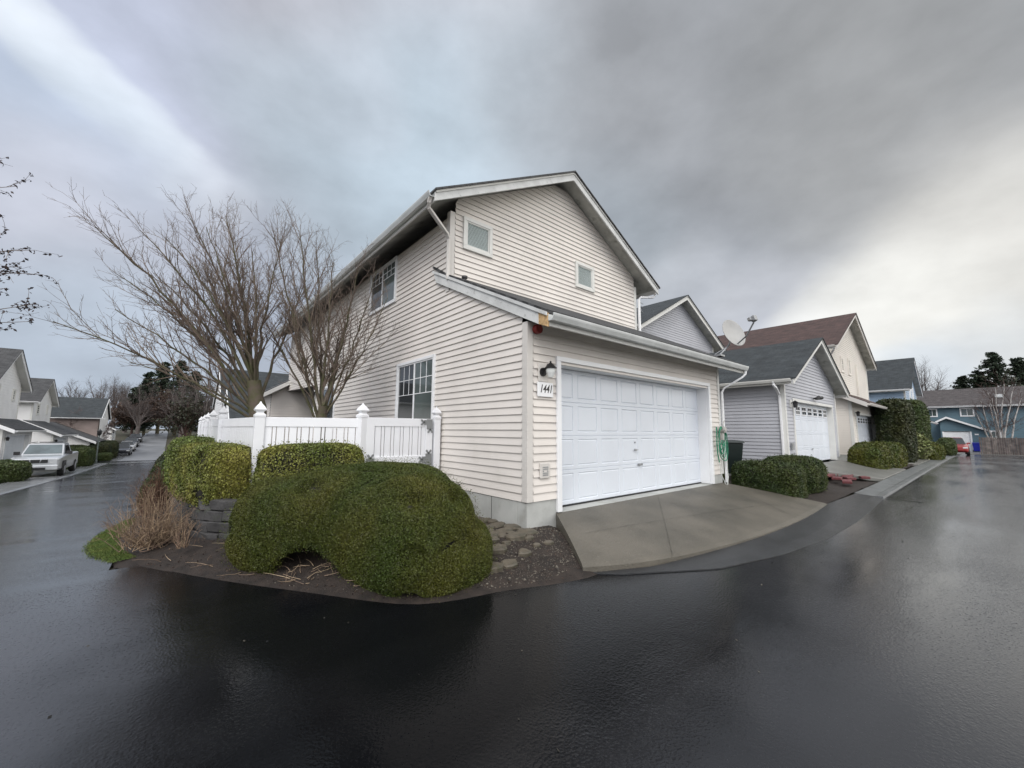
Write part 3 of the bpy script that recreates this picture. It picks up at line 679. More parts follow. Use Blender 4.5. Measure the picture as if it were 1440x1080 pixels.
# garage opening: jambs, head, door
b = MB(); y0, y1 = -.040, .24
b.box(.565, .655, y0, .02, -.19, 2.0); b.box(5.575, 5.665, y0, .02, -.19, 2.0); b.box(.565, 5.665, y0, .02, 2.0, 2.075)
b.box(.63, .662, .022, y1, -.19, 1.985); b.box(5.568, 5.60, .022, y1, -.19, 1.985); b.box(.662, 5.568, .022, y1, 1.955, 1.985)
b.build('garage_door_frame', WHITE, H1, bevel=.005, seg=1)
gd = garage_door(WF((0, .235, 0), (1, 0, 0), (0, -1, 0)), .66, 5.57, -.175, 1.955, H1)
b = MB(); b.box(.66, 5.57, .222, .245, -.19, -.176); b.build('weather_strip', BLACKM, gd)
b = MB(); b.box(3.02, 3.16, .205, .228, .33, .36); b.box(3.03, 3.045, .195, .228, .325, .365); b.box(3.135, 3.15, .195, .228, .325, .365); b.build('handle', GREYM, gd, bevel=.004)
MB().tube([(2.96, .24, .62), (2.96, .205, .62)], .022, 10).box(2.90, 3.02, .200, .2052, .612, .628).build('lock', GREYM, gd); MB().tube([(2.96, .24, .76), (2.96, .222, .76)], .014, 8).build('keyhole', GREYM, gd)
# wall lamp
lamp = MB(); lamp.box(.19, .38, -.034, -.010, 1.66, 1.93); lp = lamp.build('wall_lamp', CORNER, H1, bevel=.01)
b = MB(); b.lathe([(.055, 0), (.075, .02), (.075, .10), (.055, .12)], (0, 0, 0), 14)
b = MB(); b.tube([(.265, -.034, 1.80), (.265, -.055, 1.80)], .062, 16); b.tube([(.265, -.05, 1.80), (.265, -.09, 1.84), (.275, -.13, 1.90), (.30, -.16, 1.885)], .012, 8); b.build('mount', BLACKM, lp, smooth=False)
b = MB(); b.lathe([(.085, 0), (.088, .008), (.05, .05), (.022, .075), (.012, .08), (.016, .095), (.003, .11)], (.31, -.15, 1.845), 8); b.build('lamp_cap', BLACKM, lp)
fm = mat('frosted_glass', (.70, .72, .70), .25, .05, 3); b = MB(); b.lathe([(.035, -.13), (.062, -.06), (.068, -.02), (.06, 0)], (.31, -.15, 1.845), 8); b.build('shade', fm, lp)
# outlet vent, bell, tap, side vent, entry lantern
b = MB(); b.box(.215, .405, -.035, -.01, .30, .52); o = b.build('meter_cover', CORNER, H1, bevel=.02)
b = MB()
for i in range(5):
    for j in range(4):
        if not (i in (2,) and j in (1, 2)): b.box(.262 + j * .028, .282 + j * .028, -.040, -.034, .34 + i * .027, .357 + i * .027)
b.build('grille', GREYM, o)
b = MB(); b.tube([(.13, -.03, 2.40), (.13, -.115, 2.40)], .07, 18); o = b.build('alarm_bell', mat('red_bell', (.22, .018, .015), .45, .15, 8), H1, bevel=.012)
b = MB(); b.tube([(-.01, 1.64, .07), (-.09, 1.64, .06), (-.10, 1.64, .01)], .012, 8); b.tube([(-.07, 1.60, .075), (-.07, 1.68, .075)], .007, 6); b.tube([(-.07, 1.64, .06), (-.07, 1.64, .085)], .006, 6); b.build('tap', BLACKM, H1)
b = MB(); b.box(-.035, -.01, 6.62, 6.80, 2.86, 3.06); b.box(-.06, -.02, 6.64, 6.78, 2.90, 3.0); b.build('side_vent', TRIM, H1, bevel=.008)
b = MB(); b.box(-.14, -.02, 10.72, 10.86, 2.22, 2.26); b.lathe([(.02, -.22), (.05, -.05), (.05, 0)], (-.09, 10.79, 2.22), 6); b.build('entry_lantern', BLACKM, H1)
# number board: a sign of its own
SG = MB(); SG.box(.165, .475, -.040, -.018, 1.445, 1.655); sg = SG.build('number_sign', WHITE, None, bevel=.006)
tag(sg, 'white plaque with black slanted number 1441 under the wall lamp', 'sign')
def text(name, s, size, M, m, parent, shear=0., ext=.002, sx=1., spacing=1.):
    c = bpy.data.curves.new(name, 'FONT'); c.body = s; c.size = size; c.extrude = ext; c.shear = shear; c.align_x = 'CENTER'; c.align_y = 'CENTER'; c.space_character = spacing
    c.offset = .0012
    t = bpy.data.objects.new(name, c); col.objects.link(t); bpy.context.view_layer.update()
    me = bpy.data.meshes.new_from_object(t.evaluated_get(bpy.context.evaluated_depsgraph_get())); bpy.data.objects.remove(t)
    me.transform(M @ Matrix.Diagonal((sx, 1, 1, 1))); me.materials.append(m)
    o = bpy.data.objects.new(name, me); col.objects.link(o); o.parent = parent; return o
Mt = Matrix(((1, 0, 0, .322), (0, 0, -1, -.0415), (0, 1, 0, 1.556), (0, 0, 0, 1)))
text('numerals', '1441', .165, Mt, BLACKM, sg, shear=.28, sx=.78, spacing=.98)

# ------------------------------------------------------------------ neighbouring houses (same builder, local frame: x along the front, y to the back, front faces -y)
def neighbour(loc, rz, label, sid, rm, gw, gfront, upper, gdoor=None, gtype='shed', trim=None, rake=WHITE, group=None, base=.9, exp=CRS, lampm=True):
    """gw garage width; upper = (x0,x1,y,ydepth,ze,zr); gtype shed|gable"""
    H = mk_house(loc, rz, label, group=group); trim = trim or TRIM
    F0 = WF((0, 0, 0), (1, 0, 0), (0, -1, 0)); L0 = WF((0, 0, 0), (0, -1, 0), (-1, 0, 0)); R0 = WF((gw, 0, 0), (0, 1, 0), (1, 0, 0))
    u0, u1, uy, ud, uze, uzr = upper
    gy = max(uy, .5)
    holes = [(gdoor[0] - .09, gdoor[1] + .09, -1, gdoor[2] + .05)] if gdoor else []
    c = MB()
    if gtype == 'shed':
        ed, ez = gfront; k = .52
        siding('front_wall', F0, lambda z: .09, lambda z: gw - .09, 0, 2.5, sid, H, holes=holes, exp=exp)
        rise = (gy + ed) * k
        siding('garage_side_wall', L0, lambda z: -gy, lambda z: -max(.09, (z - 2.5) / k), 0, 2.5 + gy * k, sid, H, exp=exp)
        siding('garage_side_wall', R0, lambda z: max(.09, (z - 2.5) / k), lambda z: gy, 0, 2.5 + gy * k, sid, H, exp=exp)
        z0 = 2.55 - ed * k; z1 = z0 + rise
        slab('roof', (-.35, -ed, z0 + .06), (gw + .35, -ed, z0 + .06), (gw + .35, gy, z1 + .06), (-.35, gy, z1 + .06), .05, rm, H)
        MB().ext([(-.30, -ed + .03, z0), (-.30, gy, z1 - .0), (-.30, gy, z1 - .03), (-.30, -ed + .03, z0 - .03)], (gw + .6, 0, 0)).build('soffit', SOFFIT, H)
        for xx, n in ((-.32, -1), (gw + .32, 1)):
            a = Vector((xx, -ed, z0 + .03)); q = Vector((xx, gy, z1 + .03)); d = Vector((0, 0, -.2))
            MB().ext([a, q, q + d, a + d], (n * .04, 0, 0)).build('rake_board', rake, H)
        gutter('gutter', (-.3, -ed + .01, z0 + .0), (gw + .3, -ed + .01, z0 + .0), (0, -1, 0), rake, H)
    else:
        ze, zr, gd = gfront; sl = (zr - ze) / (gw / 2 + .4)
        zw = ze + .4 * sl - .07
        siding('front_wall', F0, lambda z: max(.09, (z - zw) / sl), lambda z: gw - max(.09, (z - zw) / sl), 0, zr - .12, sid, H, holes=holes, exp=exp)
        siding('garage_side_wall', L0, lambda z: -gd, lambda z: -.09, 0, ze + .02, sid, H, exp=exp); siding('garage_side_wall', R0, lambda z: .09, lambda z: gd, 0, ze + .02, sid, H, exp=exp)
        roof_gable(H, 0, gw, 0, gd, ze, zr, rm, ov=.4, fov=.36, rake=rake, rh=.17, gm=rake)
        b = MB(); b.ext([(.05, .3, 2.), (gw / 2, .3, zr - .4), (gw - .05, .3, 2.)], (0, gd - .6, 0)); b.build('wall_core', DARK, H)
    for (xa, xb) in ((-.024, .085), (gw - .085, gw + .024)):
        b = MB(); b.box(xa, xb, -.026, .085, 0, 2.5); b.build('corner_board', trim, H)
    # upper block
    if upper[3] > 0:
        Fu = WF((u0, uy, 0), (1, 0, 0), (0, -1, 0)); Lu = WF((u0, uy, 0), (0, -1, 0), (-1, 0, 0)); Ru = WF((u1, uy, 0), (0, 1, 0), (1, 0, 0)); wd = u1 - u0
        sl = (uzr - uze) / (wd / 2 + .5); zw = uze + .5 * sl - .07
        zb = 0 if (uy < .5 or gtype != 'shed') else 2.4
        siding('upper_front_wall', Fu, lambda z: max(.09, (z - zw) / sl), lambda z: wd - max(.09, (z - zw) / sl), 2.3, uzr - .12, sid, H, exp=exp)
        siding('upper_side_wall', Lu, lambda z: -ud, lambda z: -.05, 0, uze + .12, sid, H, exp=exp); siding('upper_side_wall', Ru, lambda z: .05, lambda z: ud, 0, uze + .12, sid, H, exp=exp)
        for (xa, xb) in ((u0 - .024, u0 + .085), (u1 - .085, u1 + .024)):
            b = MB(); b.box(xa, xb, uy - .026, uy + .085, 0 if xa < 0 or xb > gw else 2.5, uze + .1); b.build('corner_board', trim, H)
        roof_gable(H, u0, u1, uy, uy + ud, uze, uzr, rm, ov=.5, fov=.38, rake=rake, gm=rake, sof=TRIM if sid is PALE else None)
        b = MB(); b.box(u0 + .05, u1 - .05, uy + .05, uy + ud - .1, -base, uze - .1); b.ext([(u0 + .05, uy + .05, uze - .1), ((u0 + u1) / 2, uy + .05, uzr - .45), (u1 - .05, uy + .05, uze - .1)], (0, ud - .2, 0)); b.build('wall_core', DARK, H)
    b = MB(); b.box(.02, gw - .02, .3, gy, -base, 2.35); b.build('garage_core', DARK, H)
    b = MB()
    if gdoor: b.box(0, gdoor[0] - .08, .0, .2, -base, -.006); MB().box(gdoor[1] + .08, gw, .0, .2, -base, -.006).build('foundation', CONC, H)
    else: b.box(0, gw, 0, .2, -base, -.006)
    b.build('foundation', CONC, H)
    for fx in (0, gw - .2): MB().box(fx, fx + .2, .2, gy, -base, -.006).build('foundation', CONC, H)
    if gdoor:
        a, c_, top, sill, lights, ncol = gdoor
        f = MB(); f.box(a - .09, a, -.04, .16, sill, top); f.box(c_, c_ + .09, -.04, .16, sill, top); f.box(a - .09, c_ + .09, -.04, .16, top, top + .09); f.build('garage_door_frame', rake if rake is WHITE else trim, H)
        d = garage_door(WF((0, .15, 0), (1, 0, 0), (0, -1, 0)), a, c_, sill + .015, top, H, 4, ncol, lights=lights)
        b = MB(); b.box((a + c_) / 2 - .07, (a + c_) / 2 + .07, .12, .14, .35, .385); b.build('handle', GREYM, d)
        if lampm:
            l = MB(); l.box(a - .36, a - .18, -.034, -.01, 1.72, 1.95); lo = l.build('wall_lamp', trim, H)
            l = MB(); l.tube([(a - .27, -.03, 1.85), (a - .27, -.14, 1.92)], .015, 6); l.lathe([(.05, -.16), (.07, -.02), (.09, 0), (.02, .06)], (a - .27, -.14, 1.87), 8); l.build('shade', BLACKM, lo)
    return H
GREYS = mat('grey_vinyl_siding', (.43, .44, .475), .55, .05, 1.2, .05, 60)
CREAM = mat('cream_vinyl_siding', (.70, .66, .60), .55, .05, 1.2, .05, 60)
PALE = mat('pale_grey_siding', (.80, .80, .80), .55, .05, 1.2)
LBLUE = mat('light_blue_siding', (.28, .38, .50), .55, .06, 1.2)
TEAL = mat('teal_siding', (.085, .155, .195), .55, .1, 1.2)
TAN = mat('brown_grey_siding', (.30, .24, .22), .6, .12, 1.)

# grey-blue house with a gabled garage
X2, Y2 = 10.47, -.15
H2 = neighbour((X2, Y2, .02), 0, 'grey-sided house with a dark gabled garage next to the corner house', GREYS, ROOF_BL, 6.33, (2.56, 4.30, 5.6),
               (-.2, 6.5, 4.75, 9, 5.1, 7.10), gdoor=(.80, 5.65, 1.93, -.10, True, 7), gtype='gable', rake=TRIM)
spout('downspout', [(-.47, .12, 2.46), (-.47, .12, 2.36), (-.42, .08, 2.28), (-.10, .10, 2.1), (-.06, .10, 2.0), (-.06, .10, -.35)], WHITE, H2, r=.05)
b = MB(); b.box(.22, .42, -.07, -.02, .42, .62); b.box(.24, .40, -.07, -.02, .05, .30); b.build('meter_box', GREYM, H2)
b = MB(); b.tube([(3.2, -.02, 2.16), (3.2, -.10, 2.14)], .03, 8); b.tube([(3.2, -.1, 2.14), (2.98, -.22, 2.18)], .055, 8); b.tube([(3.2, -.1, 2.14), (3.42, -.22, 2.18)], .055, 8); b.build('security_light', BLACKM, H2)
b = MB(); b.box(6.36, 6.44, .10, .42, .98, 1.36); b.build('electric_meter', GREYM, H2)
# cream house with the brown roof
X3, Y3 = 19.2, -.25
H3 = neighbour((X3, Y3, .0), 0, 'tall cream house under a reddish-brown shingle roof', CREAM, ROOF_BR, 6.3, (.6, 2.5),
               (.0, 8.8, .62, 11, 4.93, 7.32), gdoor=(.78, 5.6, 1.80, -.15, True, 8), rake=CORNER)
Mu3 = WF((0, .62, 0), (1, 0, 0), (0, -1, 0))
window(Mu3, 2.15, 2.75, 3.95, 4.75, H3, 'plain', trim=.1, tm=CREAM, muntin=1); window(Mu3, 3.75, 4.35, 3.95, 4.85, H3, 'plain', trim=.09, tm=CREAM, muntin=1)
spout('downspout', [(5.6, .55, 4.7), (5.6, .55, 3.0)], CREAM, H3); spout('downspout', [(-.45, .3, 4.85), (-.40, .35, 4.7), (-.06, .55, 4.5), (-.06, .55, 0)], WHITE, H3)
# light blue house
H4 = neighbour((41.4, -.3, -.2), 0, 'light blue house with a blue-black roof beyond the tall hedges', LBLUE, ROOF_BL, 6.4, (.9, 2.5),
               (.0, 8.0, .3, 11, 4.72, 7.75), gdoor=(.8, 5.6, 1.9, -.15, False, 8), rake=WHITE, exp=.2)
Mu4 = WF((0, .3, 0), (1, 0, 0), (0, -1, 0)); window(Mu4, 2.6, 3.5, 3.6, 5.2, H4, 'plain', trim=.14, tm=WHITE, gm=GLASSL); window(Mu4, 4.6, 5.5, 3.6, 5.2, H4, 'plain', trim=.14, tm=WHITE, gm=GLASSL)
# teal house closing the street
def teal():
    zb = -1.15; H = mk_house((72.5, 4.0, zb), -math.pi / 2, 'teal house with a brown roof and double garage closing the street')
    F = WF((0, 0, 0), (1, 0, 0), (0, -1, 0)); Wd = 19
    siding('front_wall', F, lambda z: .1, lambda z: Wd, 0, 5.55, TEAL, H, exp=.2)
    b = MB(); b.box(.05, Wd, .05, 8, -1, 5.5); b.ext([(.3, .3, 5.5), (.3, 3.9, 7.3), (.3, 7.6, 5.5)], (Wd - .6, 0, 0)); b.build('wall_core', TEAL, H)
    slab('roof', (-.4, -.6, 5.65), (Wd + .5, -.6, 5.65), (Wd + .5, 3.9, 8.05), (-.4, 3.9, 8.05), .06, ROOF_GR, H)
    slab('roof', (Wd + .5, 8.4, 5.65), (-.4, 8.4, 5.65), (-.4, 3.9, 8.05), (Wd + .5, 3.9, 8.05), .06, ROOF_GR, H)
    gutter('gutter', (-.4, -.6, 5.6), (Wd + .5, -.6, 5.6), (0, -1, 0), WHITE, H)
    b = MB(); b.box(-.4, Wd + .5, -.62, -.58, 5.4, 5.6); b.build('fascia_board', WHITE, H)
    for a, c in ((3.07, 4.02), (5.97, 7.18)): window(F, a, c, 4.25, 5.32, H, 'slider', trim=.10, tm=WHITE, gm=GLASSL, depth=.08)
    window(F, 8.2, 9.1, 1.5, 2.5, H, 'slider', trim=.12, tm=WHITE, gm=GLASSL, depth=.08)
    b = MB(); b.box(9.0, 9.6, .9, 1.6, 6.55, 6.95); o = b.build('skylight', mat('skylight', (.6, .62, .62), .3, .1, 3), H)
    # projecting garage, gable to the street
    g0, g1, gp = 4.35, 7.75, -4.6; G = WF((0, gp, 0), (1, 0, 0), (0, -1, 0)); ax, az_ = 4.95, 4.15
    siding('garage_wall', G, lambda z: g0 if z < 3.5 else g0 + (z - 3.5) * .9, lambda z: g1 if z < 2.75 else g1 - (z - 2.75) * 2.1, 0, 4.0, TEAL, H, holes=[(4.5, 6.8, -1, 2.42)], exp=.2)
    b = MB(); b.ext([(g0 + .05, gp + .25, -.5), (g1 - .05, gp + .25, -.5), (g1 - .05, gp + .25, 2.6), (ax, gp + .25, 3.8), (g0 + .05, gp + .25, 3.4)], (0, -gp, 0)); b.build('garage_core', TEAL, H)
    slab('roof', (g1 + .4, gp - .4, 2.6), (g1 + .4, .2, 2.6), (ax, .2, az_), (ax, gp - .4, az_), .07, ROOF_GR, H)
    slab('roof', (g0 - .35, .2, 3.6), (g0 - .35, gp - .4, 3.6), (ax, gp - .4, az_), (ax, .2, az_), .07, ROOF_GR, H)
    for e in ((g1 + .4, 2.6), (g0 - .35, 3.6)): board('rake_board', (e[0], gp - .40, e[1]), (ax, gp - .40, az_), .22, 1, (0, -.05, 0), WHITE, H, drop=.02)
    garage_door(WF((0, gp + .12, 0), (1, 0, 0), (0, -1, 0)), 4.6, 6.7, 0, 2.35, H, 4, 4, m=WHITE)
    f = MB(); f.box(4.48, 4.6, gp - .05, gp + .12, 0, 2.35); f.box(6.7, 6.82, gp - .05, gp + .12, 0, 2.35); f.build('garage_door_frame', WHITE, H)
    b = MB(); b.box(7.05, 7.35, gp - .06, gp - .02, 1.95, 2.1); b.build('vent_plate', WHITE, H)
    return H
H5 = teal()

# houses on the far side of the falling street; their fronts face the street
def left_house(y, dz_, label, upper, gdoor=None, sid=PALE, **k):
    z = float(gz(-9, y)) + dz_ + .11
    return neighbour((-10.8, y, z), math.pi / 2, label, sid, ROOF_CH, 6.17, (.5, 2.5), upper, gdoor=gdoor, exp=.16, **k)
HA = left_house(31.0, .15, 'white two-storey house whose gable stands highest at the left edge', (0, 6.17, .75, 10, 5.0, 7.25), gdoor=(.7, 5.5, 1.98, -.19, False, 8))
MuA = WF((0, .75, 0), (1, 0, 0), (0, -1, 0)); window(MuA, .9, 2.0, 3.6, 5.0, HA, 'plain', trim=.1, gm=GLASSL); window(MuA, 4.5, 5.1, 4.1, 4.9, HA, 'plain', trim=.1, gm=GLASSL)
HB = left_house(43.8, .1, 'white house with a dark roof second from the left edge of the street', (2.0, 8.4, 1.6, 10, 5.0, 7.15), gdoor=(.7, 5.5, 1.98, -.19, False, 8))
MuB = WF((0, 1.6, 0), (1, 0, 0), (0, -1, 0)); window(MuB, 3.2, 4.1, 3.9, 4.9, HB, 'plain', trim=.12, gm=GLASSL); window(MuB, 6.6, 7.1, 4.0, 4.9, HB, 'plain', trim=.12, gm=GLASSL)
# third: long side turned to the camera
def far_house():
    z = float(gz(-12, 60)) - .1; H = mk_house((-10.2, 63.5, z), 0, 'brown-sided house with a long dark roof behind the bare bushes')
    F = WF((0, 0, 0), (1, 0, 0), (0, -1, 0)); siding('side_wall', F, lambda z: -14, lambda z: -.1, 0, 4.9, TAN, H, exp=.2)
    siding('gable_wall', WF((0, 0, 0), (0, 1, 0), (1, 0, 0)), lambda z: .1 + max(0, z - 4.9) * 1.7, lambda z: 8.4 - max(0, z - 4.9) * 1.7, 0, 7.0, PALE, H, exp=.2)
    b = MB(); b.box(-14, -.05, .05, 8.4, -2, 4.8); b.ext([(-.05, .2, 4.8), (-.05, 4.2, 6.9), (-.05, 8.2, 4.8)], (-13.8, 0, 0)); b.build('wall_core', TAN, H)
    slab('roof', (-14.5, -.6, 4.85), (.2, -.6, 4.85), (.2, 4.2, 7.35), (-14.5, 4.2, 7.35), .06, ROOF_BL, H); slab('roof', (.2, 9, 4.85), (-14.5, 9, 4.85), (-14.5, 4.2, 7.35), (.2, 4.2, 7.35), .06, ROOF_BL, H)
    board('rake_board', (.2, -.6, 4.85), (.2, 4.2, 7.35), .25, 1, (.05, 0, 0), WHITE, H, drop=.03); board('rake_board', (.2, 9, 4.85), (.2, 4.2, 7.35), .25, 1, (.05, 0, 0), WHITE, H, drop=.03)
    gutter('gutter', (-14.5, -.6, 4.8), (.5, -.6, 4.8), (0, -1, 0), WHITE, H)
    for a, c in ((-9.5, -8.0), (-6.4, -4.2)): window(F, a, c, 2.7, 4.2, H, 'plain', trim=.14, gm=GLASS, depth=.08)
    # lower side block, pale
    siding('porch_wall', WF((0, -7.5, 0), (1, 0, 0), (0, -1, 0)), lambda z: -5.2, lambda z: .2 if z < 2.3 else .2 - (z - 2.3) * 2, 0, 3.9, PALE, H, exp=.2)
    b = MB(); b.box(-5.2, .1, -7.4, 0, -2, 2.3); b.build('porch_core', PALE, H)
    slab('roof', (.7, -7.9, 2.25), (.7, .2, 2.25), (-3.5, .2, 4.3), (-3.5, -7.9, 4.3), .06, ROOF_CH, H); board('rake_board', (.7, -7.9, 2.25), (-3.5, -7.9, 4.3), .24, 1, (0, -.05, 0), WHITE, H, drop=.02)
    return H
far_house()
for i, (y, lab) in enumerate(((73.0, 'small white garage front beyond the lamp post'), (85.5, 'farthest white garage front on the left of the street'))):
    left_house(y, .1, lab, (0.5, 6.5, 1.5, 8, 5.0, 7.1), gdoor=(.7, 5.5, 1.98, -.19, False, 8))
# dark-roofed house behind the garden tree
def garden_house():
    z0 = -1.0; H = mk_house((-.6, 30.0, z0), 0, 'house with stepped blue-black roofs behind the garden tree')
    for (x0, x1, ya, yb, ze, zr, nm) in ((.0, 11, -1.5, 6.2, 2.2, 4.95, 'lower'), (-.1, 13, 5.0, 13.5, 4.1, 7.3, 'upper')):
        yc = (ya + yb) / 2
        slab('roof', (x0 - .15, ya, ze), (x1, ya, ze), (x1, yc, zr), (x0 - .15, yc, zr), .06, ROOF_BL, H); slab('roof', (x1, yb, ze), (x0 - .15, yb, ze), (x0 - .15, yc, zr), (x1, yc, zr), .06, ROOF_BL, H)
        board('rake_board', (x0 - .15, ya, ze), (x0 - .15, yc, zr), .24, 1, (-.05, 0, 0), WHITE, H, drop=.03); board('rake_board', (x0 - .15, yb, ze), (x0 - .15, yc, zr), .24, 1, (-.05, 0, 0), WHITE, H, drop=.03)
        b = MB(); b.box(x0, x1, ya + .6, yb - .6, -1, ze); b.ext([(x0, ya + .6, ze), (x0, yc, zr - .35), (x0, yb - .6, ze)], (x1 - x0, 0, 0)); b.build('wall', PALE, H)
        siding('side_wall', WF((x0 - .02, 0, 0), (0, -1, 0), (-1, 0, 0)), lambda z: -(yb - .6) + max(0, z - ze - .3) * 1.35, lambda z: -(ya + .6) - max(0, z - ze - .3) * 1.35, 0, zr - .4, PALE, H, exp=.2)
        gutter('gutter', (x0 - .5, ya, ze - .03), (x1, ya, ze - .03), (0, -1, 0), WHITE, H)
    return H
garden_house()

# ------------------------------------------------------------------ driveways and paving of the neighbours
def pad(name, pts, m, th=.12): return tag(MB().ext(pts[::-1], (0, 0, -th)).build(name, m, bevel=.01, seg=1), kind='structure')
pad('driveway', [(11.1, -.17, -.10), (13.9, -1.78, -.50), (19.4, -1.78, -.50), (16.4, -.17, -.10)], DRIVE2)
pad('driveway', [(19.6, -.30, -.17), (24.0, -1.78, -.52), (29.6, -1.78, -.53), (25.2, -.30, -.17)], DRIVE2)
pad('driveway', [(31.0, -.2, -.30), (31.0, -1.78, -.56), (37.0, -1.78, -.60), (37.0, -.2, -.30)], DRIVE2)
pad('driveway', [(41.8, -.3, -.38), (41.8, -1.78, -.66), (47.4, -1.78, -.75), (47.4, -.3, -.38)], DRIVE2)
pad('driveway', [(60.9, -1.2, -1.14), (60.9, -8, -1.14), (67.85, -8, -1.12), (67.85, -1.2, -1.12)], DRIVE2)
for y in (31.5, 44.3): 
    z = float(gz(-9, y + 3)); pad('driveway', [(-9.03, y, z + .07), (-9.03, y + 5.4, z - .02), (-10.85, y + 5.4, z + .10), (-10.85, y, z + .12)][::-1], DRIVE2)
# soil strips between the driveways
def strip(x0, x1, ya=-1.72, yb=.0, z0=-.50, z1=-.30):
    xs = np.linspace(x0, x1, 40); ys = np.linspace(ya, yb, 24)
    return tag(sheet('planting_bed', xs, ys, lambda x, y: z0 + (z1 - z0) * (y - ya) / (yb - ya) + hn(x * .8, y * .8, x0) * .02 + np.interp(x, _xx, _xz), SOIL), kind='structure')
strip(6.25, 13.3, yb=6.0, z1=-.35, z0=-.56); strip(17.2, 23.4); strip(26, 31, yb=.3); strip(37.0, 41.8, yb=.3); strip(47.4, 60, yb=2)

# ------------------------------------------------------------------ foliage builders
def leafmat(name, c, c2, isl=.45, rough=.5, scale=1.4):
    return mat(name, c, rough, .1, scale, c2=c2, island=isl, spec=.35)
def cards(P, Nn, size, aspect, r, tilt=.9, fold=False):
    """one four-cornered leaf per point, roughly facing Nn; P,Nn (n,3)"""
    n = len(P); d = Nn + r.normal(0, tilt, (n, 3)); d /= np.linalg.norm(d, axis=1)[:, None] + 1e-9
    a = r.normal(0, 1, (n, 3)); a -= (a * d).sum(1)[:, None] * d; a /= np.linalg.norm(a, axis=1)[:, None] + 1e-9
    b = np.cross(d, a); s = size * r.uniform(.6, 1.35, (n, 1))
    V = np.stack([P - a * s, P - b * s * aspect, P + a * s, P + b * s * aspect], 1).reshape(-1, 3)
    return V, np.arange(n * 4).reshape(-1, 4)
def wob(P, s, f=1.):
    x, y, z = P[:, 0] * f, P[:, 1] * f, P[:, 2] * f
    return (np.sin(x * 3.1 + s) * np.sin(y * 2.7 + s * 2) + np.sin(z * 3.7 + x * 2.3 + s) + .6 * np.sin(x * 7.7 + y * 6.1 - z * 5. + s)) / 2.6
def blob_points(blobs, dens, r, zmin, amp, s=0., cut=None, f=1.):
    Ps, Ns = [], []
    for i, (cx, cy, cz, rx_, ry_, rz_, p, rot) in enumerate(blobs):
        A = 4 * math.pi * (((rx_ * ry_) ** 1.6 + (rx_ * rz_) ** 1.6 + (ry_ * rz_) ** 1.6) / 3) ** (1 / 1.6)
        n = int(A * dens * 1.15)
        # even cover: directions over a cube-like lattice weighted back onto the superellipsoid
        d = r.normal(0, 1, (n * 2, 3)); d /= np.linalg.norm(d, axis=1)[:, None]; d = d * np.array([rx_, ry_, rz_])
        k = (np.abs(d[:, 0] / rx_) ** p + np.abs(d[:, 1] / ry_) ** p + np.abs(d[:, 2] / rz_) ** p) ** (-1. / p)
        L = d * k[:, None]
        g = np.sign(L) * np.abs(L / np.array([rx_, ry_, rz_])) ** (p - 1) / np.array([rx_, ry_, rz_]); g /= np.linalg.norm(g, axis=1)[:, None] + 1e-9
        L = L[:n * 2]
        c, q = math.cos(rot), math.sin(rot); Rm = np.array([[c, -q, 0], [q, c, 0], [0, 0, 1]])
        L = L @ Rm.T; g = g @ Rm.T
        P = L + np.array([cx, cy, cz]); P = P + g * (wob(P, s, f) * amp)[:, None]
        keep = P[:, 2] > zmin
        for j, (dx, dy, dz2, ex, ey, ez, pp, rot2) in enumerate(blobs):
            if j == i: continue
            c2, q2 = math.cos(rot2), math.sin(rot2); Q = P - np.array([dx, dy, dz2]); X = Q[:, 0] * c2 + Q[:, 1] * q2; Y = -Q[:, 0] * q2 + Q[:, 1] * c2
            keep &= (np.abs(X / ex) ** pp + np.abs(Y / ey) ** pp + np.abs(Q[:, 2] / ez) ** pp) > .93
        if cut is not None: keep &= cut(P)
        Ps.append(P[keep]); Ns.append(g[keep])
    return np.concatenate(Ps), np.concatenate(Ns)
CORE = mat('shaded_twigs', (.018, .016, .010), .9, .3, 12)
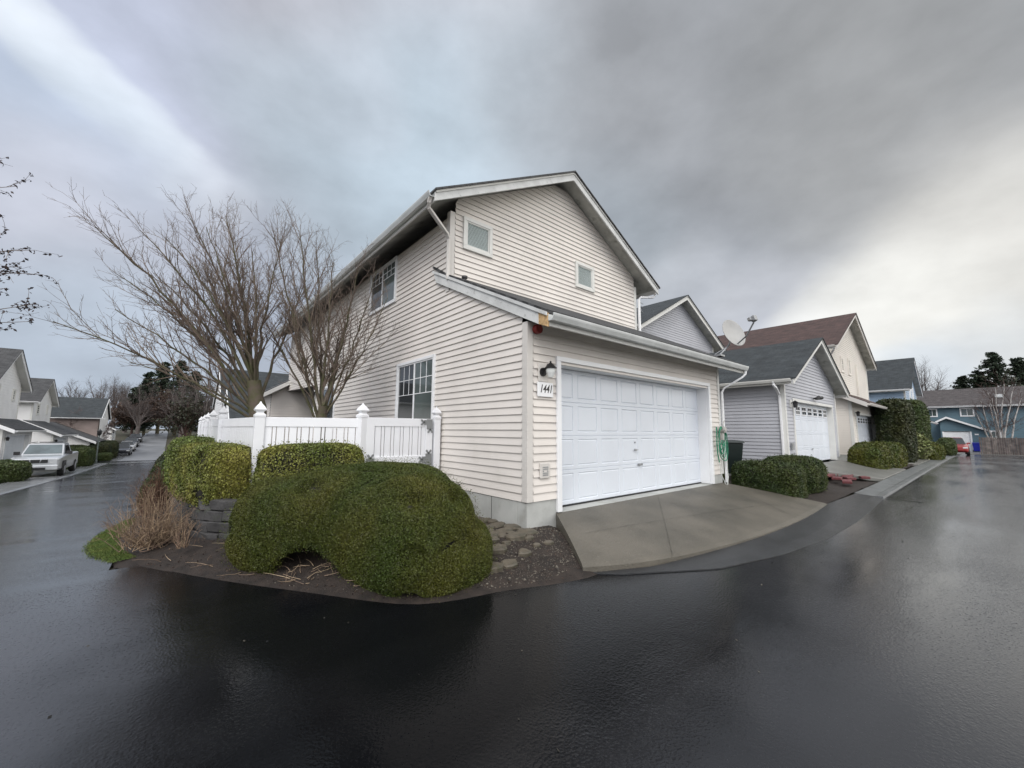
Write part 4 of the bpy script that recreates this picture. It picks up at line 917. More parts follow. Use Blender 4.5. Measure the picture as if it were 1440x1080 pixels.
def shrub(name, blobs, label, cat, lm, size=.018, aspect=.45, dens=9000, seed=1, zmin=-.62, amp=.03, tilt=.9, depth=.05, group=None, cut=None, f=1., core=.9):
    blobs = [b if len(b) == 8 else tuple(b) + (0.,) for b in blobs]
    r = rs(seed); cx, cy = np.mean([b[0] for b in blobs]), np.mean([b[1] for b in blobs])
    H = empty(name, (cx, cy, zmin), 0, label, cat, group); off = np.array([cx, cy, zmin])
    P, Nn = blob_points(blobs, dens, r, zmin, amp, seed, cut, f)
    P = P - Nn * (r.rand(len(P), 1) ** 2.2 * depth * 2 - depth * .25)
    st_ = r.rand(len(P), 1) < .035; P = P + np.where(st_, Nn * r.rand(len(P), 1) * depth * 1.1 + r.normal(0, .01, P.shape), 0)
    gap = np.sin(P[:, 0] * 11 + seed) + np.sin(P[:, 1] * 9.3) + np.sin(P[:, 2] * 12.7 + seed); P = P - Nn * (np.clip(gap - 1.55, 0, 1) * depth * 1.3)[:, None]
    V, F = cards(P, Nn * .9, size, aspect, r, tilt)
    raw('foliage', V - off, F, lm, H)
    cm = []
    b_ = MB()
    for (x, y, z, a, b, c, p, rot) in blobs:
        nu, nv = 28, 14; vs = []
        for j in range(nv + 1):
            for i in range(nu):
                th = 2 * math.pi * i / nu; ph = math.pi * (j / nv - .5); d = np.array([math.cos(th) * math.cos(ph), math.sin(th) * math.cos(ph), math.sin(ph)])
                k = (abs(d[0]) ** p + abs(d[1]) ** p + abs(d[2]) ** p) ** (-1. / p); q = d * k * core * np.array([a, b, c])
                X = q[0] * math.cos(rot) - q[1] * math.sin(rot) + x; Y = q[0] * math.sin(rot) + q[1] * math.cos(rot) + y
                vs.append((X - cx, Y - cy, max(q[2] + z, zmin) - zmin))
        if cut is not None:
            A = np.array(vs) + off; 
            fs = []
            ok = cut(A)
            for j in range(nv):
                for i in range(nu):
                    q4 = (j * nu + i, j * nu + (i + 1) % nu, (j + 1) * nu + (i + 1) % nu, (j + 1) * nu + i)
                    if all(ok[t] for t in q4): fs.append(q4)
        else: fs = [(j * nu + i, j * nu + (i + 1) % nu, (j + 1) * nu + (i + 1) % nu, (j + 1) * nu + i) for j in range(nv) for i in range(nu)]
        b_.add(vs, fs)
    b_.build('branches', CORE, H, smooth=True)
    return H
YEW = leafmat('clipped_dark_leaves', (.040, .058, .008), (.080, .078, .012), .5)
YEWD = leafmat('clipped_deep_green_leaves', (.024, .040, .010), (.052, .062, .014), .6)
GOLD = leafmat('yellow_green_leaves', (.085, .105, .020), (.22, .20, .045), .6)
CEDAR = leafmat('dark_hedge_leaves', (.016, .026, .008), (.038, .040, .012), .5)
CEDG = leafmat('dull_green_hedge_leaves', (.035, .055, .016), (.060, .075, .022), .5)
RHOD = leafmat('broad_pale_leaves', (.10, .12, .04), (.19, .20, .085), .5)

# big clipped mound: two lobes with a hollow under the left one
HR = rs(99)
def hollow(P):
    d = ((P[:, 0] + 2.50) / .44) ** 2 + ((P[:, 1] - .66) / .42) ** 2 + ((P[:, 2] + .56) / (.26 + .05 * np.sin(P[:, 0] * 9))) ** 2
    return d > 1 + HR.normal(0, .16, len(P))
shrub('clipped_shrub', [(-1.68, .24, -.17, .64, .86, .61, 2.7, .15), (-1.48, .0, -.36, .64, .66, .42, 2.6, 0), (-1.50, 1.10, -.08, .78, .80, .56, 3.0, .0), (-2.05, 1.30, -.02, .70, .62, .50, 2.8, .2), (-1.85, .85, -.10, .62, .62, .56, 3.2, .3), (-2.42, 1.38, -.17, .66, .74, .54, 2.5, .5)],
      'big mounded clipped shrub in front of the garden gate at the road edge', 'shrub', YEW, size=.0098, aspect=.27, dens=46000, seed=4, zmin=-.60, amp=.055, tilt=1.0, depth=.075, cut=hollow, core=.89, f=1.6)
# golden hedges on the retaining wall
shrub('clipped_hedge', [(-3.22, 3.50, .30, .33, .86, .42, 5.5, .22)], 'yellow-green block of hedge at the fence corner above the stone wall', 'hedge', GOLD, size=.0145, aspect=.55, dens=10500, seed=7, zmin=-.08, amp=.02, tilt=.8, depth=.05, group='yellow-green hedges along the white fence')
shrub('clipped_hedge', [(-2.16, 2.17, .20, .68, .25, .55, 5.5, -.30)], 'yellow-green hedge strip standing in front of the white fence pickets', 'hedge', GOLD, size=.0145, aspect=.55, dens=10500, seed=8, zmin=-.2, amp=.02, tilt=.8, depth=.05, group='yellow-green hedges along the white fence')
shrub('clipped_hedge', [(-3.32, 6.6, .28, .42, .95, .50, 4, .0)], 'smaller green hedge block behind the golden one beside the falling street', 'hedge', mat('mid_green_hedge', (.09, .125, .022), .5, .1, 1.4, c2=(.15, .17, .035), island=.5), size=.017, aspect=.6, dens=5500, seed=9, zmin=-.3, amp=.02, depth=.05, group='yellow-green hedges along the white fence')
# hedges along the right-hand street
BH = 'clipped box hedges along the right-hand street'
shrub('clipped_hedge', [(7.28, -.60, -.22, .70, .66, .47, 6.5, .10)], 'nearest box-cut hedge beside the driveway with the hose wall', 'hedge', YEWD, size=.022, aspect=.36, dens=6500, seed=11, zmin=-.52, amp=.03, group=BH)
shrub('clipped_hedge', [(9.10, -.62, -.18, .98, .64, .50, 3.6, .05)], 'rounded hedge second from the driveway in front of the grey garage', 'hedge', YEWD, size=.024, aspect=.36, dens=5200, seed=12, zmin=-.52, amp=.035, group=BH)
shrub('clipped_hedge', [(7.2, 1.0, -.02, .55, .62, .46, 3, 0)], 'small hedge mound below the green wheeled bin', 'hedge', YEW, size=.022, aspect=.36, dens=4500, seed=13, zmin=-.45, amp=.03, group=BH)
shrub('clipped_hedge', [(19.3, -1.0, -.12, 2.75, .56, .66, 4.2, -.05)], 'long low hedge in front of the cream house garage', 'hedge', YEW, size=.045, aspect=.36, dens=1800, seed=14, zmin=-.55, amp=.05, group=BH)
shrub('tall_hedge', [(24.9, -1.0, 1.05, 1.5, .62, 1.60, 6, 0)], 'tall dark squared hedge past the cream house', 'hedge', CEDAR, size=.06, aspect=.4, dens=1100, seed=15, zmin=-.6, amp=.06, depth=.08)
shrub('tall_hedge', [(33.5, -.95, 1.2, 1.9, .65, 1.80, 6, 0)], 'second tall green hedge in front of the light blue house', 'hedge', CEDG, size=.07, aspect=.4, dens=800, seed=16, zmin=-.62, amp=.08, depth=.1)
shrub('broadleaf_shrub', [(27.8, -1.35, .30, .75, .55, .62, 2, 0), (28.6, -1.3, .1, .6, .5, .5, 2, 0)], 'loose pale-leaved shrub between the two tall hedges', 'shrub', RHOD, size=.11, aspect=.4, dens=330, seed=17, zmin=-.4, amp=.16, depth=.25, core=.7)
shrub('clipped_hedge', [(32.5, -1.75, -.25, 2.6, .45, .62, 2.6, 0)], 'low sloping hedge leading up to the red car', 'hedge', YEW, size=.06, aspect=.4, dens=1000, seed=18, zmin=-.62, amp=.05, group=BH)
shrub('clipped_hedge', [(42.5, -1.9, -.1, 2.0, .5, .7, 2.6, 0)], 'farthest low hedge hidden behind the red car', 'hedge', CEDG, size=.07, aspect=.4, dens=700, seed=19, zmin=-.75, amp=.05, group=BH)
# hedges on the falling street, left side
LH = 'dark hedges in front of the left-hand houses'
def lh(x, y, rx_, ry_, h, lab, seed, m=None, side=0):
    z = float(gz(x, y)) + (.1 if x < LK else 0); shrub('clipped_hedge', [(x, y, z + h * .42, rx_, ry_, h * .62, 4, 0)], lab, 'hedge', m or CEDG, size=.055, aspect=.4, dens=900, seed=seed, zmin=z, amp=.05, group=LH)
lh(-10.2, 25.3, 1.5, 1.3, .85, 'flat dark hedge at the left edge in front of the pickup', 21)
lh(-9.6, 38.6, .85, 1.9, 1.35, 'dark hedge immediately behind the pickup', 22)
lh(-9.0, 42.6, .7, 1.6, 1.3, 'dark hedge second behind the pickup, nearer the lamp post', 23)
lh(-10.4, 51.5, .9, 1.3, 1.5, 'rounded dark hedge left of the lamp post', 24)
lh(-9.4, 57.5, .9, 2.2, 1.7, 'tall dark hedge behind the lamp post', 25, CEDAR)
lh(-9.2, 63.5, .8, 2.0, 1.9, 'dark hedge right of the lamp post by the parked cars', 26, CEDAR)
lh(-8.8, 55.0, .6, .9, .7, 'lowest hedge at the foot of the lamp post', 27)
RH = 'rounded shrubs along the right kerb of the falling street'
for i, (x, y, h, lab) in enumerate(((-3.72, 9.2, .75, 'dark rounded shrub behind the reddish twigs'), (-3.68, 11.6, .8, 'dark rounded shrub second up the falling street kerb'), (-3.65, 14.6, .9, 'dark rounded shrub third up the falling street kerb'), (-3.6, 18.5, 1.1, 'dark rounded shrub fourth up the falling street kerb'), (-3.5, 24., 1.3, 'dark rounded shrub fifth up the falling street kerb'), (-3.3, 31., 1.5, 'dark rounded shrub sixth and farthest up the falling street kerb'))):
    z = float(gz(x, y)) ; shrub('rounded_shrub', [(x, y, z + h * .4, .40 + y * .006, .95, h * .62, 2.6, 0)], lab, 'shrub', CEDAR if i % 2 else CEDG, size=.04, aspect=.4, dens=1500, seed=40 + i, zmin=z - .1, amp=.05, group=RH)

# ------------------------------------------------------------------ bare trees: explicit limbs, then procedural shoots
def tubes_raw(name, lines, m, parent, off, sides=4):
    """lines: list of (pts(k,3), radii(k)); grouped by length for speed"""
    groups = {}
    for P, Rr in lines: groups.setdefault(len(P), []).append((P, Rr))
    VV, FF, n0 = [], [], 0
    for k, L in groups.items():
        P = np.array([l[0] for l in L]); Rr = np.array([l[1] for l in L]); n = len(L)
        T = np.gradient(P, axis=1); T /= np.linalg.norm(T, axis=2)[..., None] + 1e-9
        ref = np.where(np.abs(T[..., 2:3]) > .9, np.array([1., 0, 0]), np.array([0, 0, 1.])); A = np.cross(T, ref); A /= np.linalg.norm(A, axis=2)[..., None] + 1e-9; B = np.cross(T, A)
        th = np.arange(sides) * 2 * np.pi / sides
        V = P[:, :, None] + (A[:, :, None] * np.cos(th)[:, None] + B[:, :, None] * np.sin(th)[:, None]) * Rr[:, :, None, None]
        idx = np.arange(n * k * sides).reshape(n, k, sides) + n0; nx = np.roll(idx, -1, 2)
        F = np.stack([idx[:, :-1], nx[:, :-1], nx[:, 1:], idx[:, 1:]], -1).reshape(-1, 4)
        VV.append(V.reshape(-1, 3)); FF.append(F); n0 += n * k * sides
    return raw(name, np.concatenate(VV) - off, np.concatenate(FF), m, parent, smooth=sides > 4)
def limb(a, b, n, r0, r1, r, bow=.08, up=.0, wig=.02):
    a, b = np.array(a, float), np.array(b, float); L = np.linalg.norm(b - a); t = np.linspace(0, 1, n)[:, None]
    c = (a + b) / 2 + r.normal(0, bow * L * .35, 3) + np.array([0, 0, up * L])
    P = (1 - t) ** 2 * a + 2 * t * (1 - t) * c + t * t * b; P[1:-1] += r.normal(0, wig * L / n * 2, (n - 2, 3))
    return P, (r0 + (r1 - r0) * t[:, 0] ** .8)
def shoots(parents, num, lens, ang, r, seg=5, rscale=.55, upk=.25, tmin=.2, rmin=.0025, fwd=1., curl=.18, droop=0.):
    """children along each parent limb; lens(t, L) -> length"""
    outl = []
    for P, Rr in parents:
        L = np.linalg.norm(np.diff(P, axis=0), axis=1).sum(); k = max(1, int(num * L + r.rand()))
        for _ in range(k):
            t = tmin + (1 - tmin) * r.rand(); f = t * (len(P) - 1); i = min(int(f), len(P) - 2); q = P[i] + (P[i + 1] - P[i]) * (f - i); rad = Rr[i] + (Rr[i + 1] - Rr[i]) * (f - i)
            d = P[i + 1] - P[i]; d = d / (np.linalg.norm(d) + 1e-9); s = r.normal(0, 1, 3); s -= s.dot(d) * d; s /= np.linalg.norm(s) + 1e-9
            an = R_(ang) * r.uniform(.6, 1.3); v = d * math.cos(an) * fwd + s * math.sin(an) + np.array([0, 0, upk]); v /= np.linalg.norm(v)
            l = lens(t, L) * r.uniform(.6, 1.2); pts = [q]; st = l / (seg - 1)
            for _j in range(seg - 1):
                v = v + r.normal(0, curl, 3) + np.array([0, 0, upk * .25 - droop]); v /= np.linalg.norm(v); pts.append(pts[-1] + v * st)
            r0 = max(rmin, min(rad * rscale, .004 + l * .010)); outl.append((np.array(pts), np.linspace(r0, rmin * .55, seg)))
    return outl
def garden_tree(name, label, trunkpts, trunkr, limbs, seed, dens=(3.2, 6.5, 7.), twigr=.0022, lr=1.):
    r = rs(seed); H = empty(name, tuple(trunkpts[0]), 0, label, 'tree'); off = np.array(trunkpts[0])
    T = smooth_line(trunkpts, 14, 2); tr = np.interp(np.linspace(0, 1, 14), np.linspace(0, 1, len(trunkr)), trunkr)
    tr = tr * (1 + .06 * np.sin(np.arange(14) * 2.1))
    tubes_raw('trunk', [(T, tr)], BARK, H, off, 12)
    main = []
    for (f, b, r0, up) in limbs:
        q = T[int(f * 13)]; main.append(limb(q, b, 14, r0 * lr, .006, r, .10, up, .03))
    tubes_raw('limbs', main, BARK, H, off, 7)
    s1 = shoots(main, dens[0], lambda t, L: (1.15 - .75 * t) * L * .46, 28, r, 8, .6, .20, .15, .004, curl=.11)
    s2 = shoots(main + s1, dens[1], lambda t, L: .18 + .30 * min(L, 1.6) * (1.1 - .6 * t), 36, r, 6, .6, .14, .25, .0028, curl=.16)
    s3 = shoots(s1 + s2, dens[2], lambda t, L: .07 + .13 * min(L, 1.), 42, r, 4, .7, .1, .25, twigr, curl=.2)
    tubes_raw('branches', s1, TWIG, H, off, 5)
    tubes_raw('twigs', s2, TWIG, H, off, 3); tubes_raw('fine_twigs', s3, TWIG, H, off, 3)
    return H
tb = at(362, 600, 7.6); gr = np.array([tb[0], tb[1], -.35])
A_ = lambda px, py, d: at(px, py, d)
garden_tree('bare_tree', 'bare spreading tree with a thick mossy trunk inside the white fence corner', [gr, gr + [0, 0, .8], A_(364, 588, 7.6), A_(360, 560, 7.6), A_(357, 535, 7.6)], [.155, .125, .12, .15, .11],
            [(.62, A_(74, 452, 5.6), .05, .02), (.7, A_(162, 435, 6.3), .055, .05), (.75, A_(134, 319, 6.6), .07, .06), (.85, A_(197, 324, 7.0), .07, .05), (.9, A_(267, 306, 7.4), .075, .04),
             (1., A_(318, 304, 7.8), .08, .0), (1., A_(330, 334, 8.6), .06, .0), (.95, A_(395, 334, 8.4), .06, .02), (.8, A_(430, 394, 8.6), .06, .05), (.9, A_(217, 384, 7.6), .06, .06), (.95, A_(232, 334, 6.8), .05, .05), (1., A_(290, 319, 7.0), .05, .02), (.9, A_(162, 384, 7.2), .05, .06), (1., A_(355, 354, 7.4), .05, 0.),
             (.7, A_(182, 510, 7.0), .045, .06), (.8, A_(247, 430, 8.2), .05, .06), (1., A_(285, 374, 7.2), .06, .02), (.95, A_(360, 414, 7.0), .05, .0)], 5, dens=(3.9, 5.8, 6.4), lr=.58)
tb = at(452, 592, 8.0); gr2 = np.array([tb[0], tb[1], -.3])
garden_tree('bare_tree', 'bare multi-stemmed tree leaning against the left wall of the corner house', [gr2, gr2 + [0, 0, .9], A_(452, 592, 8.0), A_(455, 570, 8.0)], [.125, .105, .105, .09],
            [(.75, A_(470, 369, 8.2), .075, -.03), (.8, A_(505, 374, 8.4), .09, -.06), (.8, A_(420, 324, 8.0), .07, .02), (.7, A_(385, 334, 7.8), .06, .05), (.9, A_(445, 354, 8.6), .06, .0),
             (.85, A_(545, 419, 8.2), .045, -.04), (.9, A_(530, 379, 8.6), .05, -.05), (.7, A_(360, 434, 7.9), .05, .06), (1., A_(490, 434, 8.9), .05, -.04), (.8, A_(410, 434, 7.6), .045, .03)], 6, dens=(4.2, 6.0, 6.4), lr=.58)

# ------------------------------------------------------------------ white vinyl fence and gate
FT = 1.16     # top of the rails
def picket_panel(parent, a, c, zt, zb, name='panel', gap=.008, edge=0., second=None, solid=False):
    a = Vector((a[0], a[1], 0)); c = Vector((c[0], c[1], 0)); u = (c - a).normalized(); L = (c - a).length; M = WF((a.x, a.y, 0), tuple(u), (u.y, -u.x, 0))
    for ra in (zt - .14, zb): MB(M).box(0, L, -.022, .022, ra, ra + .14).build('rail', VINYL, parent, bevel=.004, seg=1)
    p = MB(M); x = edge + .012; i = 0
    while x < L - edge - .02:
        wd = .095 if i % 2 == 0 else .040
        if solid: wd = .10
        x1 = min(x + wd, L - edge - .004); p.box(x, x1, -.011, .011, zb + .14, zt - .14); x = x1 + (.004 if solid else gap + .006); i += 1
    return p.build('pickets', VINYL, parent)
def post(parent, x, y, zb, zt, ang=0., w=.064):
    M = Matrix.Translation((x, y, 0)) @ Matrix.Rotation(ang, 4, 'Z')
    b = MB(M); b.box(-w, w, -w, w, zb, zt + .012); o = b.build('post', VINYL, parent, bevel=.004, seg=1)
    c = MB(M); c.lathe([(w + .006, zt + .012), (w + .006, zt + .045), (w - .018, zt + .065), (w - .022, zt + .085), (w + .004, zt + .108), (w + .008, zt + .122), (w - .014, zt + .165), (w - .045, zt + .205), (.006, zt + .238)], n=4, sq=True)
    c.build('post_cap', VINYL, o)
    return o
fe = empty('picket_fence', (-2.8, 2.73, 0), 0, 'white vinyl picket fence with pointed post caps round the garden corner', 'fence')
FI = Matrix.Translation((2.8, -2.73, 0))
fp = [(-1.42, 2.34, FT), (-2.76, 2.78, FT - .02), (-3.02, 5.0, FT), (-3.04, 7.0, FT), (-3.02, 9.0, FT), (-2.98, 11.2, FT), (-2.96, 13.4, FT)]
def loc(p): return (p[0] + 2.8, p[1] - 2.73)
for i, p in enumerate(fp): q = loc(p); post(fe, q[0], q[1], -.35, p[2] - .01, ang=(.30 if i == 0 else .0))
for i in range(len(fp) - 1):
    a, c = loc(fp[i + 1]), loc(fp[i]); picket_panel(fe, a, c, (fp[i][2] + fp[i + 1][2]) / 2 - .01, -.22, edge=.06, solid=i > 0)
ga = empty('garden_gate', (-1.36, 2.32, 0), 0, 'white picket garden gate with dark grey star-ended hinges beside the house wall', 'gate')
g0, g1 = (.0, .0), (1.16, -.03)
picket_panel(ga, g0, g1, FT + .0, -.22, edge=.13)
MB().box(0, .13, -.03, .024, -.22, FT).build('stile', VINYL, ga, bevel=.004, seg=1); MB().box(1.03, 1.16, -.055, .008, -.22, FT).build('stile', VINYL, ga, bevel=.004, seg=1)
b = MB(); b.box(.10, 1.06, -.045, .016, .40, .53); b.build('middle_rail', VINYL, ga, bevel=.004, seg=1)
post(ga, 1.25, -.02, -.35, FT - .005, w=.058)
def hinge(cx, cz, arms, y, s=1.):
    b = MB(); M = Matrix.Translation((cx, y, cz))
    b.M = M
    for (x0, x1, z0, z1) in arms['plates']: b.box(x0 * s, x1 * s, -.006, .0, z0 * s, z1 * s)
    for (x, z, a) in arms['tips']:
        for da in (-.65, .65):
            t = a + da; b.M = M @ Matrix.Translation((x * s, 0, z * s)) @ Matrix.Rotation(-t, 4, 'Y')
            b.box(-.01, .06 * s, -.0062, .0002, -.014 * s, .014 * s)
            b.tube([(.06 * s, -.0064, 0), (.06 * s, .0, 0)], .018 * s, 10)
    return b.build('hinge', HINGE, ga)
hinge(1.09, FT - .09, dict(plates=[(-.05, .06, -.09, .085), (-.10, -.05, -.01, .07)], tips=[(-.10, .03, math.pi), (.02, -.09, -math.pi / 2)]), -.06)
hinge(1.09, .46, dict(plates=[(-.06, .06, -.10, .10), (-.12, -.06, -.05, .05)], tips=[(-.12, 0, math.pi), (.0, .10, math.pi / 2), (.0, -.10, -math.pi / 2)]), -.06)
hinge(.07, .42, dict(plates=[(-.06, .06, -.12, .09), (.06, .10, -.06, .03)], tips=[(.10, -.01, 0), (.0, .09, math.pi / 2)]), -.050)

# ------------------------------------------------------------------ retaining wall of split blocks, one mesh per course of the stepped wall
rw = empty('retaining_wall', (-3.2, 3, -.6), 0, 'dark mossy block retaining wall under the golden hedges', 'retaining wall')
wl = smooth_line([(-2.35, 1.98), (-2.85, 2.12), (-3.28, 2.5), (-3.52, 3.3), (-3.62, 4.3), (-3.62, 6.5), (-3.6, 9.5), (-3.56, 13)], 400, 2)
dd = np.r_[0, np.cumsum(np.linalg.norm(np.diff(wl, axis=0), axis=1))]
r = rs(12); b = MB()
for cidx in range(7):
    s = .12 * (cidx % 2) * 1.3 + .02; 
    while s < dd[-1] - .5:
        Lb = .36 + .04 * r.rand(); pm = [np.interp(s + Lb / 2, dd, wl[:, k]) for k in (0, 1)]; pa = [np.interp(s, dd, wl[:, k]) for k in (0, 1)]; pb = [np.interp(s + Lb, dd, wl[:, k]) for k in (0, 1)]
        a = math.atan2(pb[1] - pa[1], pb[0] - pa[0]); z = float(gz(-4.2, pm[1])) + .0 + cidx * .135
        if z < -.06:
            b.M = Matrix.Translation((pm[0] + 3.2, pm[1] - 3, z + .6)) @ Matrix.Rotation(a, 4, 'Z')
            o_ = .018 * cidx; j = [.012 * r.randn() for _ in range(6)]; h = .128
            b.add([(-Lb / 2 + .006, .02 - o_ + j[0], 0), (0, .045 - o_ + j[1], 0), (Lb / 2 - .006, .02 - o_ + j[2], 0), (Lb / 2 - .006, -.2, 0), (-Lb / 2 + .006, -.2, 0),
                   (-Lb / 2 + .006, .015 - o_ + j[3], h), (0, .04 - o_ + j[4], h), (Lb / 2 - .006, .015 - o_ + j[5], h), (Lb / 2 - .006, -.2, h), (-Lb / 2 + .006, -.2, h)],
                  [(4, 3, 2, 1, 0), (5, 6, 7, 8, 9), (0, 1, 6, 5), (1, 2, 7, 6), (2, 3, 8, 7), (3, 4, 9, 8), (4, 0, 5, 9)])
        s += Lb + .004
b.M = None; b.build('blocks', BLOCK, rw, bevel=.008, seg=1)
# garden soil behind the wall
gxs = np.linspace(-3.75, -.02, 40); gys = np.linspace(1.6, 19, 120)
def gard(x, y):
    d = np.minimum(x - np.interp(y, [1.6, 2.0, 2.5, 3.3, 4.3, 19], [-1.3, -2.3, -3.12, -3.42, -3.5, -3.45]), (y - 1.75))
    return np.where(d < 0, -.9, -.12 - .25 * np.clip((x + 1.9) / 1.2, 0, 1) * np.clip((3.2 - y) / 1., 0, 1)) + hn(x, y) * .01
tag(sheet('garden_soil', gxs, gys, gard, SOIL, lambda x, y: x > np.interp(y, [1.6, 2.0, 2.5, 3.3, 4.3, 19], [-1.4, -2.4, -3.2, -3.46, -3.56, -3.5])), kind='structure')

# ------------------------------------------------------------------ stepping stones and gravel between shrub and house
r = rs(21); pts = []
cand = [(-.75, 1.25), (-.48, 1.42), (-.22, 1.30), (-.28, 1.02), (-.62, .98), (-.92, .92), (-.22, .72), (-.50, .70), (-.80, .62), (-.16, .42), (-.42, .40), (-.70, .33), (-1.0, .48), (-.30, .12), (-.60, .04), (-.92, .12), (-.38, -.20), (-.72, -.28), (-1.02, -.20), (-.98, -.52), (-.78, -.56), (-.50, -.50), (-.12, -.12), (-1.15, -.02), (-.1, .2), (-1.12, -.48)]
sizes = {16: .14, 11: .15, 17: .13, 21: .085, 20: .10, 25: .07}
rowsn = [('row farthest back', [0, 1, 2, 3, 4, 5]), ('second row from the back', [6, 7, 8, 12]), ('middle row beside the foundation', [9, 10, 11, 24]), ('row level with the corner', [13, 14, 15, 23, 22]), ('row before the corner', [16, 17, 18]), ('front row nearest the road', [21, 20, 19, 25])]
SL = {}; SP = {}; od = ['first', 'second', 'third', 'fourth', 'fifth', 'sixth']
for rn, ids in rowsn:
    ids = sorted(ids, key=lambda q: -cand[q][0])
    for q, k_ in enumerate(ids): SL[k_] = 'flat brown' if sizes.get(k_, 0) != .14 else 'largest flat brown'; SP[k_] = ('%s from the right in the %s' % (od[q], rn)) if q else 'rightmost in the ' + rn
sizes_ = sizes
for i, (x, y) in enumerate(cand):
    s = 1.06 * sizes.get(i, .115 + .03 * r.rand()); n = 9; a0 = r.rand() * 6; el_ = r.uniform(.72, .95)
    ang = [a0 + 2 * math.pi * k / n + r.normal(0, .12) for k in range(n)]; rad = [s * r.uniform(.85, 1.12) for _ in range(n)]
    z = bed_h(x, y); sl = .3
    b = MB(); top = [(rad[k] * math.cos(ang[k]) * 1.05, rad[k] * math.sin(ang[k]) * el_, .018 + .003 * r.randn()) for k in range(n)]
    inner = [(p[0] * .8, p[1] * .8, p[2] + .010) for p in top]; bot = [(p[0] * 1.04, p[1] * 1.04, -.05) for p in top]
    b.add(bot + top + inner, [(k, (k + 1) % n, n + (k + 1) % n, n + k) for k in range(n)] + [(n + k, n + (k + 1) % n, 2 * n + (k + 1) % n, 2 * n + k) for k in range(n)] + [tuple(2 * n + k for k in range(n))])
    o = b.build('paving_stone', STONE, smooth=False); o.location = (x, y, z); o.rotation_euler = (.10 + .05 * r.randn(), .03 * r.randn() - .05, 0)
    tag(o, SL[i] + ' stone ' + SP[i], 'stone', 'flat stones between the shrub and the foundation')
r = rs(44); got = list(cand)
for _ in range(900):
    x, y = r.uniform(-1.12, -.07), r.uniform(-.5, 1.5)
    if min((x - a) ** 2 + (y - c) ** 2 for a, c in got) < .155 ** 2 or seg_dist(np.array([x]), np.array([y]), BED)[0] < .12 or len(got) > 58: continue
    got.append((x, y)); s = r.uniform(.05, .075); n = 8; a0 = r.rand() * 6; rad = [s * r.uniform(.8, 1.15) for _ in range(n)]
    b = MB(); top = [(rad[k] * math.cos(a0 + .785 * k) * 1.15, rad[k] * math.sin(a0 + .785 * k) * .9, .014) for k in range(n)]; inner = [(p[0] * .75, p[1] * .75, .024) for p in top]; bot = [(p[0], p[1], -.04) for p in top]
    b.add(bot + top + inner, [(k, (k + 1) % n, n + (k + 1) % n, n + k) for k in range(n)] + [(n + k, n + (k + 1) % n, 2 * n + (k + 1) % n, 2 * n + k) for k in range(n)] + [tuple(2 * n + k for k in range(n))])
    o = b.build('cobble', STONE); o.location = (x, y, bed_h(x, y)); o.rotation_euler = (.08 + .08 * r.randn(), .06 * r.randn(), 0)
    tag(o, 'small brown cobble wedged between the larger flat stones by the foundation', 'stone', 'small cobbles wedged between the flat stones')
r = rs(5); n = 5200
gxp = np.concatenate([r.uniform(-1.25, .40, n), r.uniform(-3.2, -1., 500)]); gyp = np.concatenate([r.uniform(-.98, .95, n), r.uniform(-.6, 1.2, 500)])
dd_ = seg_dist(gxp, gyp, BED); k = (dd_ > .01) & ((gxp < -.01) | (gyp < -.01)) & ~((gxp > -1.2) & (gyp > .5) & (r.rand(len(gxp)) < .7)) & ((gxp > -1.2) | (dd_ < .35)); gxp, gyp = gxp[k], gyp[k]; gzp = bedz(gxp, gyp)
n = len(gxp); S = r.lognormal(-5.15, .55, n).clip(.0025, .026)[:, None, None]
base_ = np.array([[1, 0, 0], [-1, 0, 0], [0, 1, 0], [0, -1, 0], [0, 0, .7], [0, 0, -.7]], float)[None] * r.uniform(.6, 1.2, (n, 6, 1)); th = r.rand(n) * 6.28; cR = np.stack([np.cos(th), -np.sin(th), np.zeros(n), np.sin(th), np.cos(th), np.zeros(n), np.zeros(n), np.zeros(n), np.ones(n)], 1).reshape(n, 3, 3)
V = np.einsum('nij,nkj->nki', cR, base_) * S + np.stack([gxp, gyp, gzp + .002], 1)[:, None]
F = (np.array([[0, 2, 4], [2, 1, 4], [1, 3, 4], [3, 0, 4], [2, 0, 5], [1, 2, 5], [3, 1, 5], [0, 3, 5]])[None] + (np.arange(n) * 6)[:, None, None]).reshape(-1, 3)
tag(raw('gravel', V.reshape(-1, 3), F, GRAVEL), kind='stuff')
# bark chips and dead leaves on the soil
r = rs(15); n = 9000; px_ = r.uniform(-4.3, .3, n); py_ = r.uniform(-1.1, 6, n); d_ = seg_dist(px_, py_, BED); k = (d_ > .0) & ((px_ < -.02) | (py_ < 0)); px_, py_ = px_[k], py_[k]
P = np.stack([px_, py_, bedz(px_, py_) + .008], 1); V, F = cards(P, np.tile([0, 0, 1.], (len(P), 1)), .013, .45, r, .45)
tag(raw('leaf_litter', V, F, mat('dead_leaf_bits', (.060, .036, .024), .7, .3, 5, c2=(.032, .02, .015), island=.8)), kind='stuff')
# dead twigs under the shrub
r = rs(16); L = []
for _ in range(170):
    x, y = (r.normal(-2.55, .3), r.normal(.55, .28)) if r.rand() < .6 else (r.uniform(-4.0, -2.4), r.uniform(.4, 2.6))
    if seg_dist(np.array([x]), np.array([y]), BED)[0] < .05: continue
    a = r.rand() * 6.28; l = r.uniform(.05, .28); z = bed_h(x, y) + .012; L.append(limb((x, y, z), (x + l * math.cos(a), y + l * math.sin(a), z + r.uniform(0, .07)), 5, .004, .0015, r, .3))
tag(tubes_raw('fallen_twigs', L, mat('pale_dead_twig', (.30, .22, .15), .8, .2, 6, island=.5), None, np.zeros(3), 4), kind='stuff')
